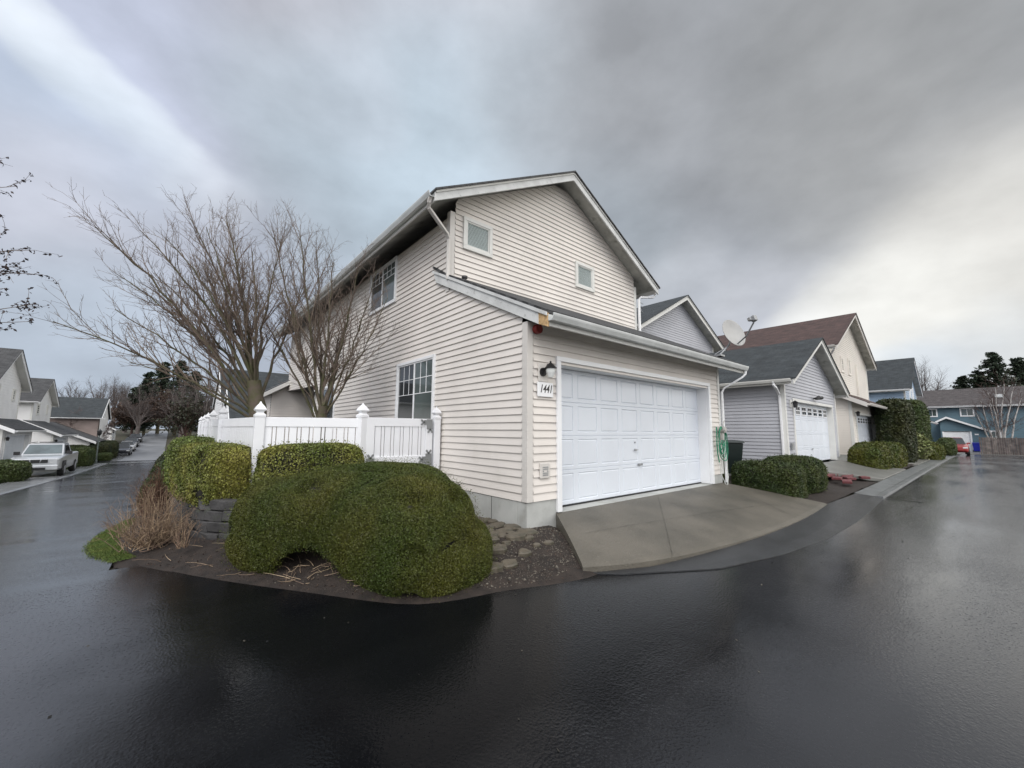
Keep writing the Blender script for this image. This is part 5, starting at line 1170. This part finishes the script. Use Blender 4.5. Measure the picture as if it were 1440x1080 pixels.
# strip of moss and grass at the tip of the bed
r = rs(31); mossP = smooth_line([(-4.15, 2.9), (-4.42, 3.5), (-4.55, 4.4), (-4.50, 5.4), (-4.36, 6.4), (-4.25, 7.0)], 60)
n = 30000; t = r.rand(n); wv = r.rand(n) ** .7; X = np.interp(t, np.linspace(0, 1, 60), mossP[:, 0]); Y = np.interp(t, np.linspace(0, 1, 60), mossP[:, 1]); X = X + wv * .30 + r.normal(0, .025, n)
Z = gz(X, Y) + .004 + .025 * np.clip((X - np.interp(t, np.linspace(0, 1, 60), mossP[:, 0])) / .2, 0, 1)
V, F = cards(np.stack([X, Y, Z], 1), np.tile([0, 0, 1.], (n, 1)), .011, .3, r, 1.3); tag(raw('grass', V, F, mat('bright_moss', (.065, .105, .018), .8, .2, 5, c2=(.10, .125, .022), island=.4)), kind='stuff')
# twiggy leafless shrubs
def twig_bush(name, label, x, y, z, R0, h, n, seed, m, group=None):
    r = rs(seed); H = empty(name, (x, y, z), 0, label, 'shrub', group); A = []
    for _ in range(n):
        a = r.rand() * 6.28; q = r.rand() ** .6; a2 = a + r.normal(0, .9); b0_ = R0 * .55 * r.rand(); tip = np.array([math.cos(a) * R0 * q, math.sin(a) * R0 * q, h * (1.05 - .5 * q ** 3) * r.uniform(.45, 1.1)]); A.append(limb((math.cos(a2) * b0_, math.sin(a2) * b0_, 0), tip, 8, .005, .0018, r, .30, -.03, .06))
    B = shoots(A, 9, lambda t, L: .07 + .13 * L, 55, r, 5, .7, .12, .15, .0016, curl=.35)
    tubes_raw('stems', A, m, H, np.zeros(3), 4); tubes_raw('twigs', B, m, H, np.zeros(3), 3); return H
TW1 = mat('tan_stems', (.26, .18, .12), .75, .2, 8, island=.5); TW2 = mat('reddish_stems', (.15, .075, .05), .75, .2, 8, island=.5)
twig_bush('twiggy_shrub', 'tan leafless twiggy shrub at the point of the planting bed', -3.84, 3.05, -.55, .52, .66, 190, 51, TW1)
twig_bush('twiggy_shrub', 'reddish leafless twiggy shrub behind the tan one on the falling street', -3.88, 6.9, -.75, .42, .92, 150, 52, TW2)
twig_bush('twiggy_shrub', 'thin greyish leafless shrub against the block wall', -3.50, 2.25, -.45, .22, .42, 22, 53, TW1)

# ------------------------------------------------------------------ things on and by the houses
GREENP = mat('green_hose', (.02, .20, .11), .4, .1, 5); PALEH = mat('pale_grey_hose', (.55, .58, .55), .4, .1, 5)
hose = empty('garden_hose', (6.0, -.06, 1.0), 0, 'green garden hose coiled on a wall reel right of the garage door', 'hose')
r = rs(9); b = MB()
for k in range(5):
    a_, hh = .10 + .02 * k, .34 + .09 * k; pts_ = [(-.10 + k * .015 + a_ * math.sin(t) * (.9 + .1 * k), -.05 - .008 * k, .06 - hh * (1 - math.cos(t)) * .55 + .03 * math.sin(3 * t + k)) for t in np.linspace(0, 2 * math.pi, 22)]; b.tube(pts_, .011, 6)
b.tube([(-.26, -.04, .08), (-.28, -.04, -.3), (-.26, -.04, -.55), (-.2, -.04, -.72)], .014, 6); b.tube([(.10, -.05, .05), (.16, -.06, -.1), (.13, -.06, -.28), (.02, -.05, -.36), (-.08, -.05, -.28)], .013, 6)
b.build('coils', GREENP, hose)
b = MB(); b.tube([(.05, -.05, .02), (.12, -.06, -.25), (.14, -.07, -.7), (.13, -.08, -1.05), (.02, -.10, -1.24), (-.08, -.10, -1.2), (-.18, -.06, -1.0), (-.22, -.05, -.72)], .010, 6); b.build('trailing_hose', PALEH, hose)
b = MB(); b.tube([(0, .05, .02), (0, -.12, .02)], .075, 14); b.tube([(0, -.12, .02), (0, -.14, .02)], .05, 12); b.tube([(-.05, -.1, .09), (-.01, -.1, .20), (.04, -.1, .22)], .012, 6); b.box(-.03, .03, -.08, -.03, -.22, -.02); b.build('reel', mat('grey_reel', (.45, .44, .42), .4, .15, 8), hose)
# dish on the lean-to roof
DG = mat('dish_grey', (.36, .36, .35), .45, .08, 3)
dish = empty('satellite_dish', (6.05, -.12, 2.76), 0, 'grey satellite dish on the low garage roof of the corner house', 'satellite dish')
b = MB(); b.box(-.10, .12, -.08, .08, -.02, .02); b.tube([(0, 0, .01), (.07, -.04, .08), (.22, -.16, .28), (.27, -.18, .50)], .022, 8); b.tube([(0.05, .12, .05), (.17, -.12, .22)], .012, 6); b.build('mast', GREYM, dish)
dn_ = Vector((-.33, -.77, .28)).normalized(); Md = Matrix.Translation((.27, -.22, .54)) @ dn_.to_track_quat('Z', 'Y').to_matrix().to_4x4() @ Matrix.Scale(1.28, 4)
rings = []; b = MB(Md); nn = 28
for k, (rr_, zz) in enumerate([(.001, -.0), (.08, .002), (.16, .012), (.22, .026), (.26, .038), (.268, .040), (.266, .030), (.22, .008), (.12, -.02), (.001, -.03)]): rings.append([(rr_ * math.cos(t) * .92, rr_ * math.sin(t) * 1.05, zz) for t in np.linspace(0, 2 * math.pi, nn, endpoint=False)])
b.loft(rings); b.build('reflector', DG, dish, smooth=True)
b = MB(Md); b.box(-.035, .035, -.05, .05, .46, .54); b.box(-.09, -.03, -.03, .03, .44, .50); o = b.build('receiver', GREYM, dish, bevel=.008)
b = MB(Md); b.tube([(0, -.24, .0), (0, -.20, .25), (0, -.06, .47)], .014, 6); b.build('arm', GREYM, dish)
an = empty('roof_antenna', (X2 + .3, 4.6, 5.1), 0, 'thin metal antenna on the grey house roof', 'antenna')
b = MB(); b.tube([(-.4, 0, .3), (-.4, 0, 1.15)], .02, 6); [b.tube([(-.4 - .25, -.1, z_), (.0, .1, z_ + .05)], .012, 4) for z_ in (.7, .9, 1.05)]; b.tube([(-.6, -.2, .6), (.1, .25, .95)], .015, 4); b.build('aerial', GREYM, an)
# wheeled bin by the grey house
def bin_(loc_, rz, m, label, s=1., cat='bin'):
    H = empty('wheeled_bin', loc_, rz, label, cat)
    b = MB(); b.loft([[(-.24 * s, -.26 * s, .08 * s), (.24 * s, -.26 * s, .08 * s), (.24 * s, .26 * s, .08 * s), (-.24 * s, .26 * s, .08 * s)], [(-.31 * s, -.34 * s, .95 * s), (.31 * s, -.34 * s, .95 * s), (.31 * s, .36 * s, .95 * s), (-.31 * s, .36 * s, .95 * s)]]); b.build('body', m, H, bevel=.02)
    b = MB(); b.loft([[(-.34 * s, -.38 * s, .955 * s), (.34 * s, -.38 * s, .955 * s), (.34 * s, .38 * s, .955 * s), (-.34 * s, .38 * s, .955 * s)], [(-.32 * s, -.36 * s, 1.01 * s), (.32 * s, -.36 * s, 1.01 * s), (.32 * s, .36 * s, 1.03 * s), (-.32 * s, .36 * s, 1.03 * s)]]); b.tube([(-.25 * s, .43 * s, .98 * s), (.25 * s, .43 * s, .98 * s)], .02 * s, 6); b.build('lid', m, H, bevel=.015)
    for sx in (-1, 1): b = MB(); b.tube([(sx * .27 * s, .27 * s, .12 * s), (sx * .32 * s, .27 * s, .12 * s)], .12 * s, 12); b.build('wheel', BLACKM, H)
    return H
bn_ = bin_((9.45, 1.15, -.36), -.9, mat('dark_green_plastic', (.010, .018, .016), .35, .1, 4), 'dark green wheeled bin against the grey siding', 1.05)
bin_((67.3, -3.1, -1.13), -math.pi / 2, mat('blue_plastic', (.01, .02, .35), .4, .1, 4), 'bright blue wheeled bin beside the teal house garage', 1.05)
# loose red bricks at the bed
RB = mat('red_brick', (.19, .045, .045), .55, .25, 9, island=.4); r = rs(77)
PVL = ['topmost left', 'front centre', 'middle', 'small back left', 'back right', 'frontmost right', 'frontmost left']
for i, (x, y, a) in enumerate(((11.6, -1.05, .1), (12.15, -1.22, .5), (12.7, -1.1, .0), (11.95, -.75, -.2), (12.6, -.78, .15), (13.1, -1.42, .4), (11.2, -1.35, .2))):
    b = MB(); b.box(-.24, .24, -.11, .11, 0, .07); o = b.build('brick_paver', RB, bevel=.01); o.location = (x, y, -.50 + .12 * (y + 1.7)); o.rotation_euler = (.03 * r.randn(), .03 * r.randn(), a)
    tag(o, PVL[i] + ' red brick paver beside the grey house driveway', 'paver', 'red pavers by the grey house driveway')
# bits on the wet road
r = rs(8); cand = [(2.6, -3.4), (3.5, -3.3), (4.5, -3.15), (1.4, -3.1), (-2.4, -1.6), (.6, -2.6), (6.5, -3.5), (-3.2, -.4)]
PB = []; 
for _ in range(90): PB.append((r.uniform(-5, 9), r.uniform(-3.9, 1.5), .005 + .006 * r.rand()))
P = np.array([(x, y, float(gz(x, y)) + .004) for x, y, s in PB] + [(x, y, -.594) for x, y in cand]); V, F = cards(P, np.tile([0, 0, 1.], (len(P), 1)), .012, .6, r, .35)
tag(raw('road_debris', V, F, mat('road_litter', (.05, .045, .035), .6, .3, 5, island=1.)), kind='stuff')

# ------------------------------------------------------------------ wooden fence at the street end
wf = empty('board_fence', (61, -6, -1.25), 0, 'weathered grey board fence closing the end of the street', 'fence')
WD = mat('weathered_wood', (.14, .115, .105), .8, .3, 3, island=.35)
b = MB(); y = -.2; r = rs(4)
while y > -16: b.box(0, .03, y - .14, y, 0, 1.82 + r.uniform(-.02, .02)); y -= .148
b.M = None; bo = b.build('boards', WD, wf)
b = MB(); [b.box(-.06, -.005, yy - .06, yy + .06, 0, 1.9) for yy in (-.1,)]; b.build('post', WD, wf)
for yy in (-2.5, -5, -7.5, -10): bb = MB(); bb.box(-.06, -.002, yy - .05, yy + .05, 0, 1.88); bb.build('post', WD, wf)
wf.location.y = -3.35

# ------------------------------------------------------------------ vehicles (local frame: front at -y)
SILVER = mat('silver_paint', (.52, .54, .56), .28, .05, 2., coat=.6, metal=.35); DARKCAR = mat('dark_paint', (.02, .022, .028), .25, .1, 2, coat=.6); REDP = mat('red_paint', (.30, .018, .018), .3, .1, 2, coat=.6)
WPAINT = mat('white_car_paint', (.55, .56, .58), .3, .05, 2, coat=.5); TYRE = mat('tyre_rubber', (.015, .015, .015), .7, .1, 9); RIM = mat('alloy_rim', (.45, .46, .47), .3, .1, 5, metal=.7); LENS = mat('lamp_lens', (.65, .67, .68), .15, .1, 5, coat=.5); REDL = mat('tail_lens', (.35, .01, .01), .2, .1, 4)
def wheel(H, x, y, rad, wd=.24):
    sx = 1 if x > 0 else -1
    b = MB(); b.tube([(x - wd / 2, y, rad), (x - wd / 2 + .02, y, rad), (x + wd / 2 - .02, y, rad), (x + wd / 2, y, rad)], [rad * .93, rad, rad, rad * .93], 22); w = b.build('wheel', TYRE, H, smooth=False)
    b = MB(); b.tube([(x + sx * wd / 2, y, rad), (x + sx * (wd / 2 + .008), y, rad)], rad * .62, 16); rm = b.build('rim', RIM, w)
    return w
def ring(y, w, z0, z1, ch=.08, wt=None):
    """closed 10-gon cross-section, x half-width w at the beltline, wt at the top"""
    wt = wt if wt is not None else w
    return [(-w + ch, y, z0), (w - ch, y, z0), (w, y, z0 + ch), (w, y, z0 + (z1 - z0) * .55), (wt, y, z1 - ch * .5), (wt - ch, y, z1), (-wt + ch, y, z1), (-wt, y, z1 - ch * .5), (-w, y, z0 + (z1 - z0) * .55), (-w, y, z0 + ch)]
def pickup(loc_, rz, label):
    H = empty('pickup_truck', loc_, rz, label, 'pickup truck')
    b = MB(); b.loft([ring(-.02, .78, .55, 1.0, .06), ring(.05, .86, .42, 1.04, .08), ring(.35, .90, .38, 1.10, .08), ring(1.35, .92, .36, 1.16, .08), ring(1.5, .92, .34, 1.16, .06), ring(5.1, .92, .38, 1.18, .06), ring(5.2, .88, .45, 1.14, .06)]); body = b.build('body', SILVER, H, smooth=False, bevel=.02)
    b = MB(); b.loft([[(-.76, 1.35, 1.14), (.76, 1.35, 1.14), (.76, 1.34, 1.15), (-.76, 1.34, 1.15)], [(-.80, 1.42, 1.12), (.80, 1.42, 1.12), (.77, 1.42, 1.17), (-.77, 1.42, 1.17)], [(-.82, 2.2, 1.12), (.82, 2.2, 1.12), (.67, 2.10, 1.74), (-.67, 2.10, 1.74)], [(-.82, 3.35, 1.12), (.82, 3.35, 1.12), (.66, 3.30, 1.76), (-.66, 3.30, 1.76)], [(-.82, 3.70, 1.12), (.82, 3.70, 1.12), (.66, 3.55, 1.70), (-.66, 3.55, 1.70)]]); cab = b.build('cab', SILVER, H, bevel=.03)
    b = MB(); b.add([(-.70, 1.455, 1.20), (.70, 1.455, 1.20), (.60, 2.025, 1.675), (-.60, 2.025, 1.675)], [(0, 1, 2, 3)]); 
    for v in range(1): pass
    b = MB(); nrm_ = Vector((0, -.64, .77)) * .012; q = [Vector(p) + nrm_ for p in ((-.71, 1.47, 1.20), (.71, 1.47, 1.20), (.61, 2.03, 1.68), (-.61, 2.03, 1.68))]; b.ext(q, nrm_ * .5); b.build('windscreen', mat('windscreen', (.10, .13, .14), .06, .2, 2, spec=.9), cab)
    for sx in (-1, 1):
        for (ya, yb, yc, yd) in ((1.75, 2.45, 2.45, 2.18), (2.52, 3.2, 3.15, 2.52)):
            b = MB(); o_ = .012; f = lambda y, z: (sx * (.82 - (z - 1.12) * .245 + o_), y, z); q = [f(ya, 1.2), f(yb, 1.2), f(yc, 1.64), f(yd, 1.64)]; b.ext(q, (sx * .004, 0, 0)); b.build('side_window', GLASS, cab)
        b = MB(); b.box(sx * .86, sx * 1.08, 1.62, 1.72, 1.16, 1.34); b.tube([(sx * .80, 1.68, 1.2), (sx * .92, 1.67, 1.22)], .02, 6); b.build('mirror', BLACKM, H, bevel=.02)
        b = MB(); b.ext([(sx * .50, -.035, .82), (sx * .80, .0, .80), (sx * .86, .10, .84), (sx * .85, .10, 1.0), (sx * .54, .0, .98)], (0, .03, 0)); b.build('headlight', LENS, H)
        b = MB(); b.ext([(sx * .93, .42, .36), (sx * .93, 1.42, .36), (sx * .93, 1.30, .86), (sx * .93, .54, .86)], (sx * .012, 0, 0)); b.build('wheel_arch', BLACKM, H)
        b = MB(); b.box(sx * .55, sx * .60, 2.2, 3.4, 1.80, 1.83); b.build('roof_rail', BLACKM, cab)
        wheel(H, sx * .84, .93, .37); wheel(H, sx * .84, 4.2, .37)
    for (xa, xb, ta) in ((-.44, -.22, 1), (-.16, .16, 0), (.22, .44, -1)):
        b = MB(); b.ext([(xa + .05 * (ta == -1) * -1, -.05, .80), (xb + .05 * (ta == 1), -.05, .80), (xb, -.045, .97), (xa, -.045, .97)], (0, .04, 0)); b.build('grille', BLACKM, H)
    b = MB(); b.box(-.84, .84, -.12, .08, .42, .68); b.build('bumper', SILVER, H, bevel=.04); b = MB(); b.box(-.40, .40, -.128, -.10, .44, .56); b.build('air_intake', BLACKM, H)
    b = MB(); b.box(-.30, .55, 2.3, 2.36, 1.80, 1.83); b.box(-.45, .45, 3.1, 3.16, 1.80, 1.83); b.build('roof_rack', BLACKM, H)
    return H
tl = at(55, 660, 22.5); tz = float(gz(-8.8, 30.5)) + .06
pickup((-9.0, 28.2, tz), 0, 'silver pickup truck parked facing the camera in front of the left-hand houses')
def car(loc_, rz, m, label, name='parked_car', s=1., rear=False, group=None):
    H = empty(name, loc_, rz, label, 'car', group)
    b = MB(); b.loft([ring(.0, .70, .42, .70, .06), ring(.15, .82, .30, .76, .08), ring(.9, .88, .24, .88, .08), ring(1.3, .88, .22, .93, .08), ring(3.6, .88, .22, .98, .08), ring(4.3, .84, .28, .98, .08), ring(4.5, .78, .38, .92, .06)]); b.build('body', m, H, bevel=.03)
    b = MB(); b.loft([[(-.74, 1.15, .90), (.74, 1.15, .90), (.73, 1.16, .93), (-.73, 1.16, .93)], [(-.78, 2.0, .88), (.78, 2.0, .88), (.60, 1.92, 1.40), (-.60, 1.92, 1.40)], [(-.78, 3.0, .90), (.78, 3.0, .90), (.59, 3.0, 1.42), (-.59, 3.0, 1.42)], [(-.76, 4.1, .92), (.76, 4.1, .92), (.72, 4.05, .98), (-.72, 4.05, .98)]]); g = b.build('cabin_glass', GLASS, H, bevel=.02)
    b = MB(); b.loft([[(-.59, 1.98, 1.385), (.59, 1.98, 1.385), (.57, 1.98, 1.42), (-.57, 1.98, 1.42)], [(-.59, 3.1, 1.40), (.59, 3.1, 1.40), (.57, 3.1, 1.44), (-.57, 3.1, 1.44)]]); b.build('roof', m, H, bevel=.02)
    for sx in (-1, 1):
        wheel(H, sx * .80, .85, .32, .2); wheel(H, sx * .80, 3.6, .32, .2)
        b = MB(); b.box(sx * .52, sx * .80, -.01, .12, .58, .70); b.build('headlight', LENS, H, bevel=.02)
        b = MB(); b.box(sx * .55, sx * .80, 4.40, 4.515, .70, .86); b.build('tail_light', REDL, H, bevel=.02)
        b = MB(); b.box(sx * .80, sx * 1.0, 1.55, 1.65, .92, 1.04); b.build('mirror', m, H, bevel=.02)
    return H
cz = float(gz(47, -2.5)); car((44.6, -2.15, cz + .02), -math.pi / 2 + .05, REDP, 'small red car parked at the far end of the right-hand street', 'red_car')
PG = 'cars parked along the left kerb up the hill'
for (y, m_, lab) in ((66.0, DARKCAR, 'nearest dark parked car on the hill'), (73.5, WPAINT, 'pale parked car in the row on the hill'), (81., DARKCAR, 'dark parked car just above the pale one'), (90., DARKCAR, 'farthest dark parked car near the hill top')):
    z = float(gz(-8.2, y)); car((-8.3, y, z + .08), 0, m_, lab, group=PG)

# lamp post
lpz = float(gz(-8.3, 44)) + .1; L_ = empty('lamp_post', (-8.3, 44.5, lpz), 0, 'slim dark lamp post by the left kerb of the falling street', 'lamp post')
MB().lathe([(.09, 0), (.09, .25), (.05, .35), (.04, 2.3), (.055, 2.35)], n=10).build('pole', mat('lamp_post_green', (.10, .12, .115), .5, .1, 5), L_)
b = MB(); b.lathe([(.06, 2.35), (.13, 2.45), (.16, 2.70), (.17, 2.72), (.05, 2.85), (.01, 2.92)], n=8); b.build('lantern', BLACKM, L_)

# ------------------------------------------------------------------ far trees
def conifer(name, label, base, h, rad, seed, n=5200, size=.22, m=None, lean=.0, sparse=1., group='far trees on the skyline'):
    r = rs(seed); H = empty(name, tuple(base), 0, label, 'tree', group)
    b = MB(); b.tube([(0, 0, 0), (lean * .4, 0, h * .5), (lean, 0, h)], [h * .022, h * .014, .02], 7); b.build('trunk', BARK, H)
    P = []; Br = []
    nb = int(h * 13 * sparse)
    for i in range(nb):
        t = r.uniform(.12, 1) ** .85; a = r.rand() * 6.28; l = rad * (1.06 - t) ** .75 * r.uniform(.45, 1.15) + .15; z = h * t; d = np.array([math.cos(a), math.sin(a), 0])
        k = max(4, int(n / nb)); q = r.rand(k) ** .7; c = np.array([lean * t, 0, z])
        pp = c + d * (l * q)[:, None]; pp[:, 2] += -.25 * l * q ** 1.5 + .12 * l * q ** 3; pp += r.normal(0, .07 * l + .08, (k, 3)) * np.array([1, 1, .8]); P.append(pp)
        Br.append((np.array([c, c + d * l * .5 + [0, 0, -.1 * l], c + d * l + [0, 0, -.15 * l]]), np.array([.04, .03, .01])))
    P = np.concatenate(P); V, F = cards(P, np.tile([0, 0, 1.], (len(P), 1)), size, .5, r, .7)
    raw('crown', V, F, m or leafmat('conifer_needles', (.020, .032, .020), (.038, .050, .030), .6), H); tubes_raw('boughs', Br, BARK, H, np.zeros(3), 4)
    return H
def bare(name, label, base, h, rad, seed, m=None, n=10, leaves=0, lm=None, group='far trees on the skyline', low=.2, thick=1., lsize=.16):
    r = rs(seed); H = empty(name, tuple(base), 0, label, 'tree', group); T = [(np.array([[0, 0, 0], [0, 0, h * low], [.02 * h, 0, h * .45]]), np.array([.030, .025, .018]) * h * thick)]
    tubes_raw('trunk', T, m or TWIG, H, np.zeros(3), 7); M_ = []
    for i in range(n):
        a = 6.28 * i / n + r.normal(0, .3); q = r.uniform(.15, 1.); tip = (rad * q * math.cos(a), rad * q * math.sin(a), h * (1 - .45 * q ** 2) * r.uniform(.85, 1.05)); M_.append(limb((0, 0, h * r.uniform(low, .42)), tip, 8, .012 * h * thick, .012, r, .10, -.02))
    s1 = shoots(M_, 7. / max(1, h / 5), lambda t, L: (1.1 - .7 * t) * L * .42, 34, r, 6, .6, .15, .2, .010 * thick); s2 = shoots(M_ + s1, 9. / max(1, h / 5), lambda t, L: .06 * h + .1 * L, 38, r, 4, .6, .12, .2, .007 * thick)
    tubes_raw('limbs', M_, m or TWIG, H, np.zeros(3), 5); tubes_raw('branches', s1 + s2, m or TWIG, H, np.zeros(3), 3)
    if leaves:
        allp = np.concatenate([p[0][1:] for p in s1 + s2]); P = allp[r.randint(0, len(allp), leaves)] + r.normal(0, .02 * h, (leaves, 3)); V, F = cards(P, r.normal(0, 1, (leaves, 3)), lsize, .6, r, .5); raw('leaves', V, F, lm, H)
    return H
def onto(px, py, d, dz_=0.): p = at(px, py, d); return (p[0], p[1], float(gz(p[0], p[1])) - .3 + dz_)
GB = mat('grey_brown_bark', (.12, .10, .095), .8, .2, 3, island=.3); RB_ = leafmat('rust_brown_leaves', (.050, .031, .024), (.070, .046, .034), .6, .7); DKL = leafmat('dusk_green_leaves', (.020, .026, .014), (.035, .035, .02), .5)
PALEB = mat('white_birch_bark', (.46, .44, .42), .7, .2, 3, stain=((.10, .08, .07), 5, .58, .8))
def hgt(px, py, d): return at(px, py, d)[2]
# left skyline
for i, (px, top, d, rad, kind, lab) in enumerate((
    (100, 538, 95, 4.5, 'b', 'small lone bare tree on the skyline right of the left-hand houses'), (137, 529, 100, 6.5, 'b', 'round bare tree on the left skyline, first of three'), (158, 532, 105, 5.5, 'b', 'round bare tree on the left skyline, middle of three'), (176, 534, 92, 5.5, 'b', 'round bare tree on the left skyline, third of three'),
    (203, 522, 88, 5.0, 'c', 'dark conifer left of the rust-brown tree at the hill top'), (222, 508, 92, 5.2, 'c', 'tallest dark conifer behind the rust-brown tree'), (246, 506, 84, 4.6, 'c', 'dark conifer right of the rust-brown tree'), (268, 522, 80, 4.4, 'c', 'dark conifer next to the garden house roof'), (186, 545, 84, 4.0, 'c', 'lower dark conifer above the parked cars'), (194, 540, 74, 4.5, 'b', 'grey bare tree rising left of the tallest dark conifer'), (256, 530, 70, 4.5, 'b', 'grey bare tree rising in front of the dark conifers near the garden house'), (285, 520, 62, 4., 'b', 'grey bare tree rising over the garden house roof'))):
    base = onto(px, 600, d); h = at(px, top, d)[2] - base[2]
    if kind == 'b': bare('bare_tree', lab, base, h, rad, 300 + i, GB, 12, thick=1.2)
    else: conifer('conifer', lab, base, h, rad, 300 + i, 8000, .26, sparse=.8)
base = onto(236, 600, 78); bare('rust_tree', 'rust-brown leafy tree hanging over the hill top of the street', (base[0] + 2.2, base[1], base[2]), at(228, 548, 78)[2] - base[2], 7.2, 401, mat('rust_bark', (.075, .04, .032), .8, .2, 3), 16, 9000, RB_, low=.25)
base = onto(186, 600, 82); bare('rust_tree', 'smaller rust-brown tree at the left kerb above the parked cars', base, at(200, 560, 78)[2] - base[2], 5.5, 402, MT['rust_bark'], 14, 6000, RB_, low=.2)
base = onto(262, 600, 60); bare('bare_tree', 'dark bare tree between the hill road and the garden house', base, at(262, 560, 60)[2] - base[2], 4.2, 403, MT['rust_bark'], 12, 2500, DKL, low=.2)
for i, (px, py, d, s_, lab) in enumerate(((112, 600, 50, 2.4, 'pinkish bare shrub in front of the brown-sided house'), (98, 605, 46, 1.9, 'smaller pinkish bare shrub left of its twin by the brown-sided house'), (132, 605, 50, 2.2, 'bare shrub behind the lamp post'))):
    base = onto(px, py, d); bare('bare_shrub', lab, base, at(px, 588, d)[2] - base[2] + .4, s_, 420 + i, mat('pinkish_bark', (.16, .10, .09), .8, .2, 3), 12, group='bare shrubs before the brown-sided house', low=.1)
# right skyline
for i, (px, top, d, rad, lab) in enumerate(((1408, 494, 88, 6.0, 'tall dark conifer behind the teal house, left of the pair'), (1446, 500, 92, 6.0, 'tall dark conifer cut by the right edge'), (1384, 520, 90, 4.6, 'lower dark conifer left of the tall pair'), (1362, 528, 96, 4.2, 'smallest dark conifer above the teal roof'))):
    base = onto(px, 600, d); h = at(px, top, d)[2] - base[2]; conifer('conifer', lab, base, h, rad * 1.15, 500 + i, 13000, .27, sparse=.8)
base = onto(1306, 600, 92); bare('bare_tree', 'bare round-crowned tree behind the light blue house', base, at(1306, 508, 92)[2] - base[2], 6., 510, GB, 14, thick=1.1)
base = onto(1405, 620, 44); 
def birch():
    r = rs(77); H = empty('birch_tree', base, 0, 'white-stemmed birch clump behind the board fence', 'tree'); M_ = []
    for (px, py, d) in ((1378, 562, 44), (1388, 548, 45), (1400, 545, 44), (1412, 540, 45), (1425, 545, 44), (1436, 560, 44), (1372, 580, 44), (1395, 560, 43.5)):
        t = at(px, py, d) - np.array(base); M_.append(limb((r.normal(0, .25), r.normal(0, .25), 0), t, 9, .12, .03, r, .08, -.04))
    tubes_raw('stems', M_, PALEB, H, np.zeros(3), 7)
    s1 = shoots(M_, 2.6, lambda t, L: .9 + .1 * L, 38, r, 6, .5, .12, .3, .014, curl=.14); s2 = shoots(M_ + s1, 4.5, lambda t, L: .6, 38, r, 4, .5, .05, .3, .009, droop=.05)
    tubes_raw('twigs', s1 + s2, mat('birch_twigs', (.10, .06, .05), .8, .2, 3), H, np.zeros(3), 3)
birch()
# branch tips of a leafy tree standing just outside the left edge of the view
def edge_tree():
    r = rs(61); b0 = at(-230, 600, 5.2); b0[2] = float(gz(b0[0], b0[1])); H = empty('leafy_tree', tuple(b0), 0, 'tree with dark sparse leaves reaching in from the left edge', 'tree')
    b0 = np.array(b0); top = np.array(at(-240, 250, 5.4)) - b0
    T = [(np.array([[0, 0, 0], top * .5, top]), np.array([.11, .09, .05]))]; tubes_raw('trunk', T, BARK, H, np.zeros(3), 9); M_ = []; tt = smooth_line([(0, 0, 0), tuple(top * .5), tuple(top)], 20)
    for (px, py, d, f) in ((-2, 225, 5.2, .95), (22, 262, 5.2, .9), (40, 352, 5.1, .75), (56, 386, 5.1, .7), (30, 375, 5.3, .7), (48, 428, 5.1, .6), (18, 462, 5.2, .55), (5, 330, 5.2, .8), (42, 452, 5.2, .58), (10, 405, 5.0, .65)):
        M_.append(limb(tt[int(f * 19)], np.array(at(px, py, d)) - b0, 14, .018, .003, r, .06, .02, .03))
    s1 = shoots(M_, 4.5, lambda t, L: .16 + .05 * L, 42, r, 5, .5, .1, .4, .003); tubes_raw('limbs', M_, TWIG, H, np.zeros(3), 5); tubes_raw('twigs', s1, TWIG, H, np.zeros(3), 3)
    allp = np.concatenate([p[0][1:] for p in s1] + [p[0][8:] for p in M_]); k = 1500; P = allp[r.randint(0, len(allp), k)] + r.normal(0, .012, (k, 3)) - [0, 0, .012]; V, F = cards(P, r.normal(0, 1, (k, 3)), .021, .5, r, .5); raw('leaves', V, F, mat('dark_leaf', (.030, .018, .020), .6, .2, 4), H)
edge_tree()
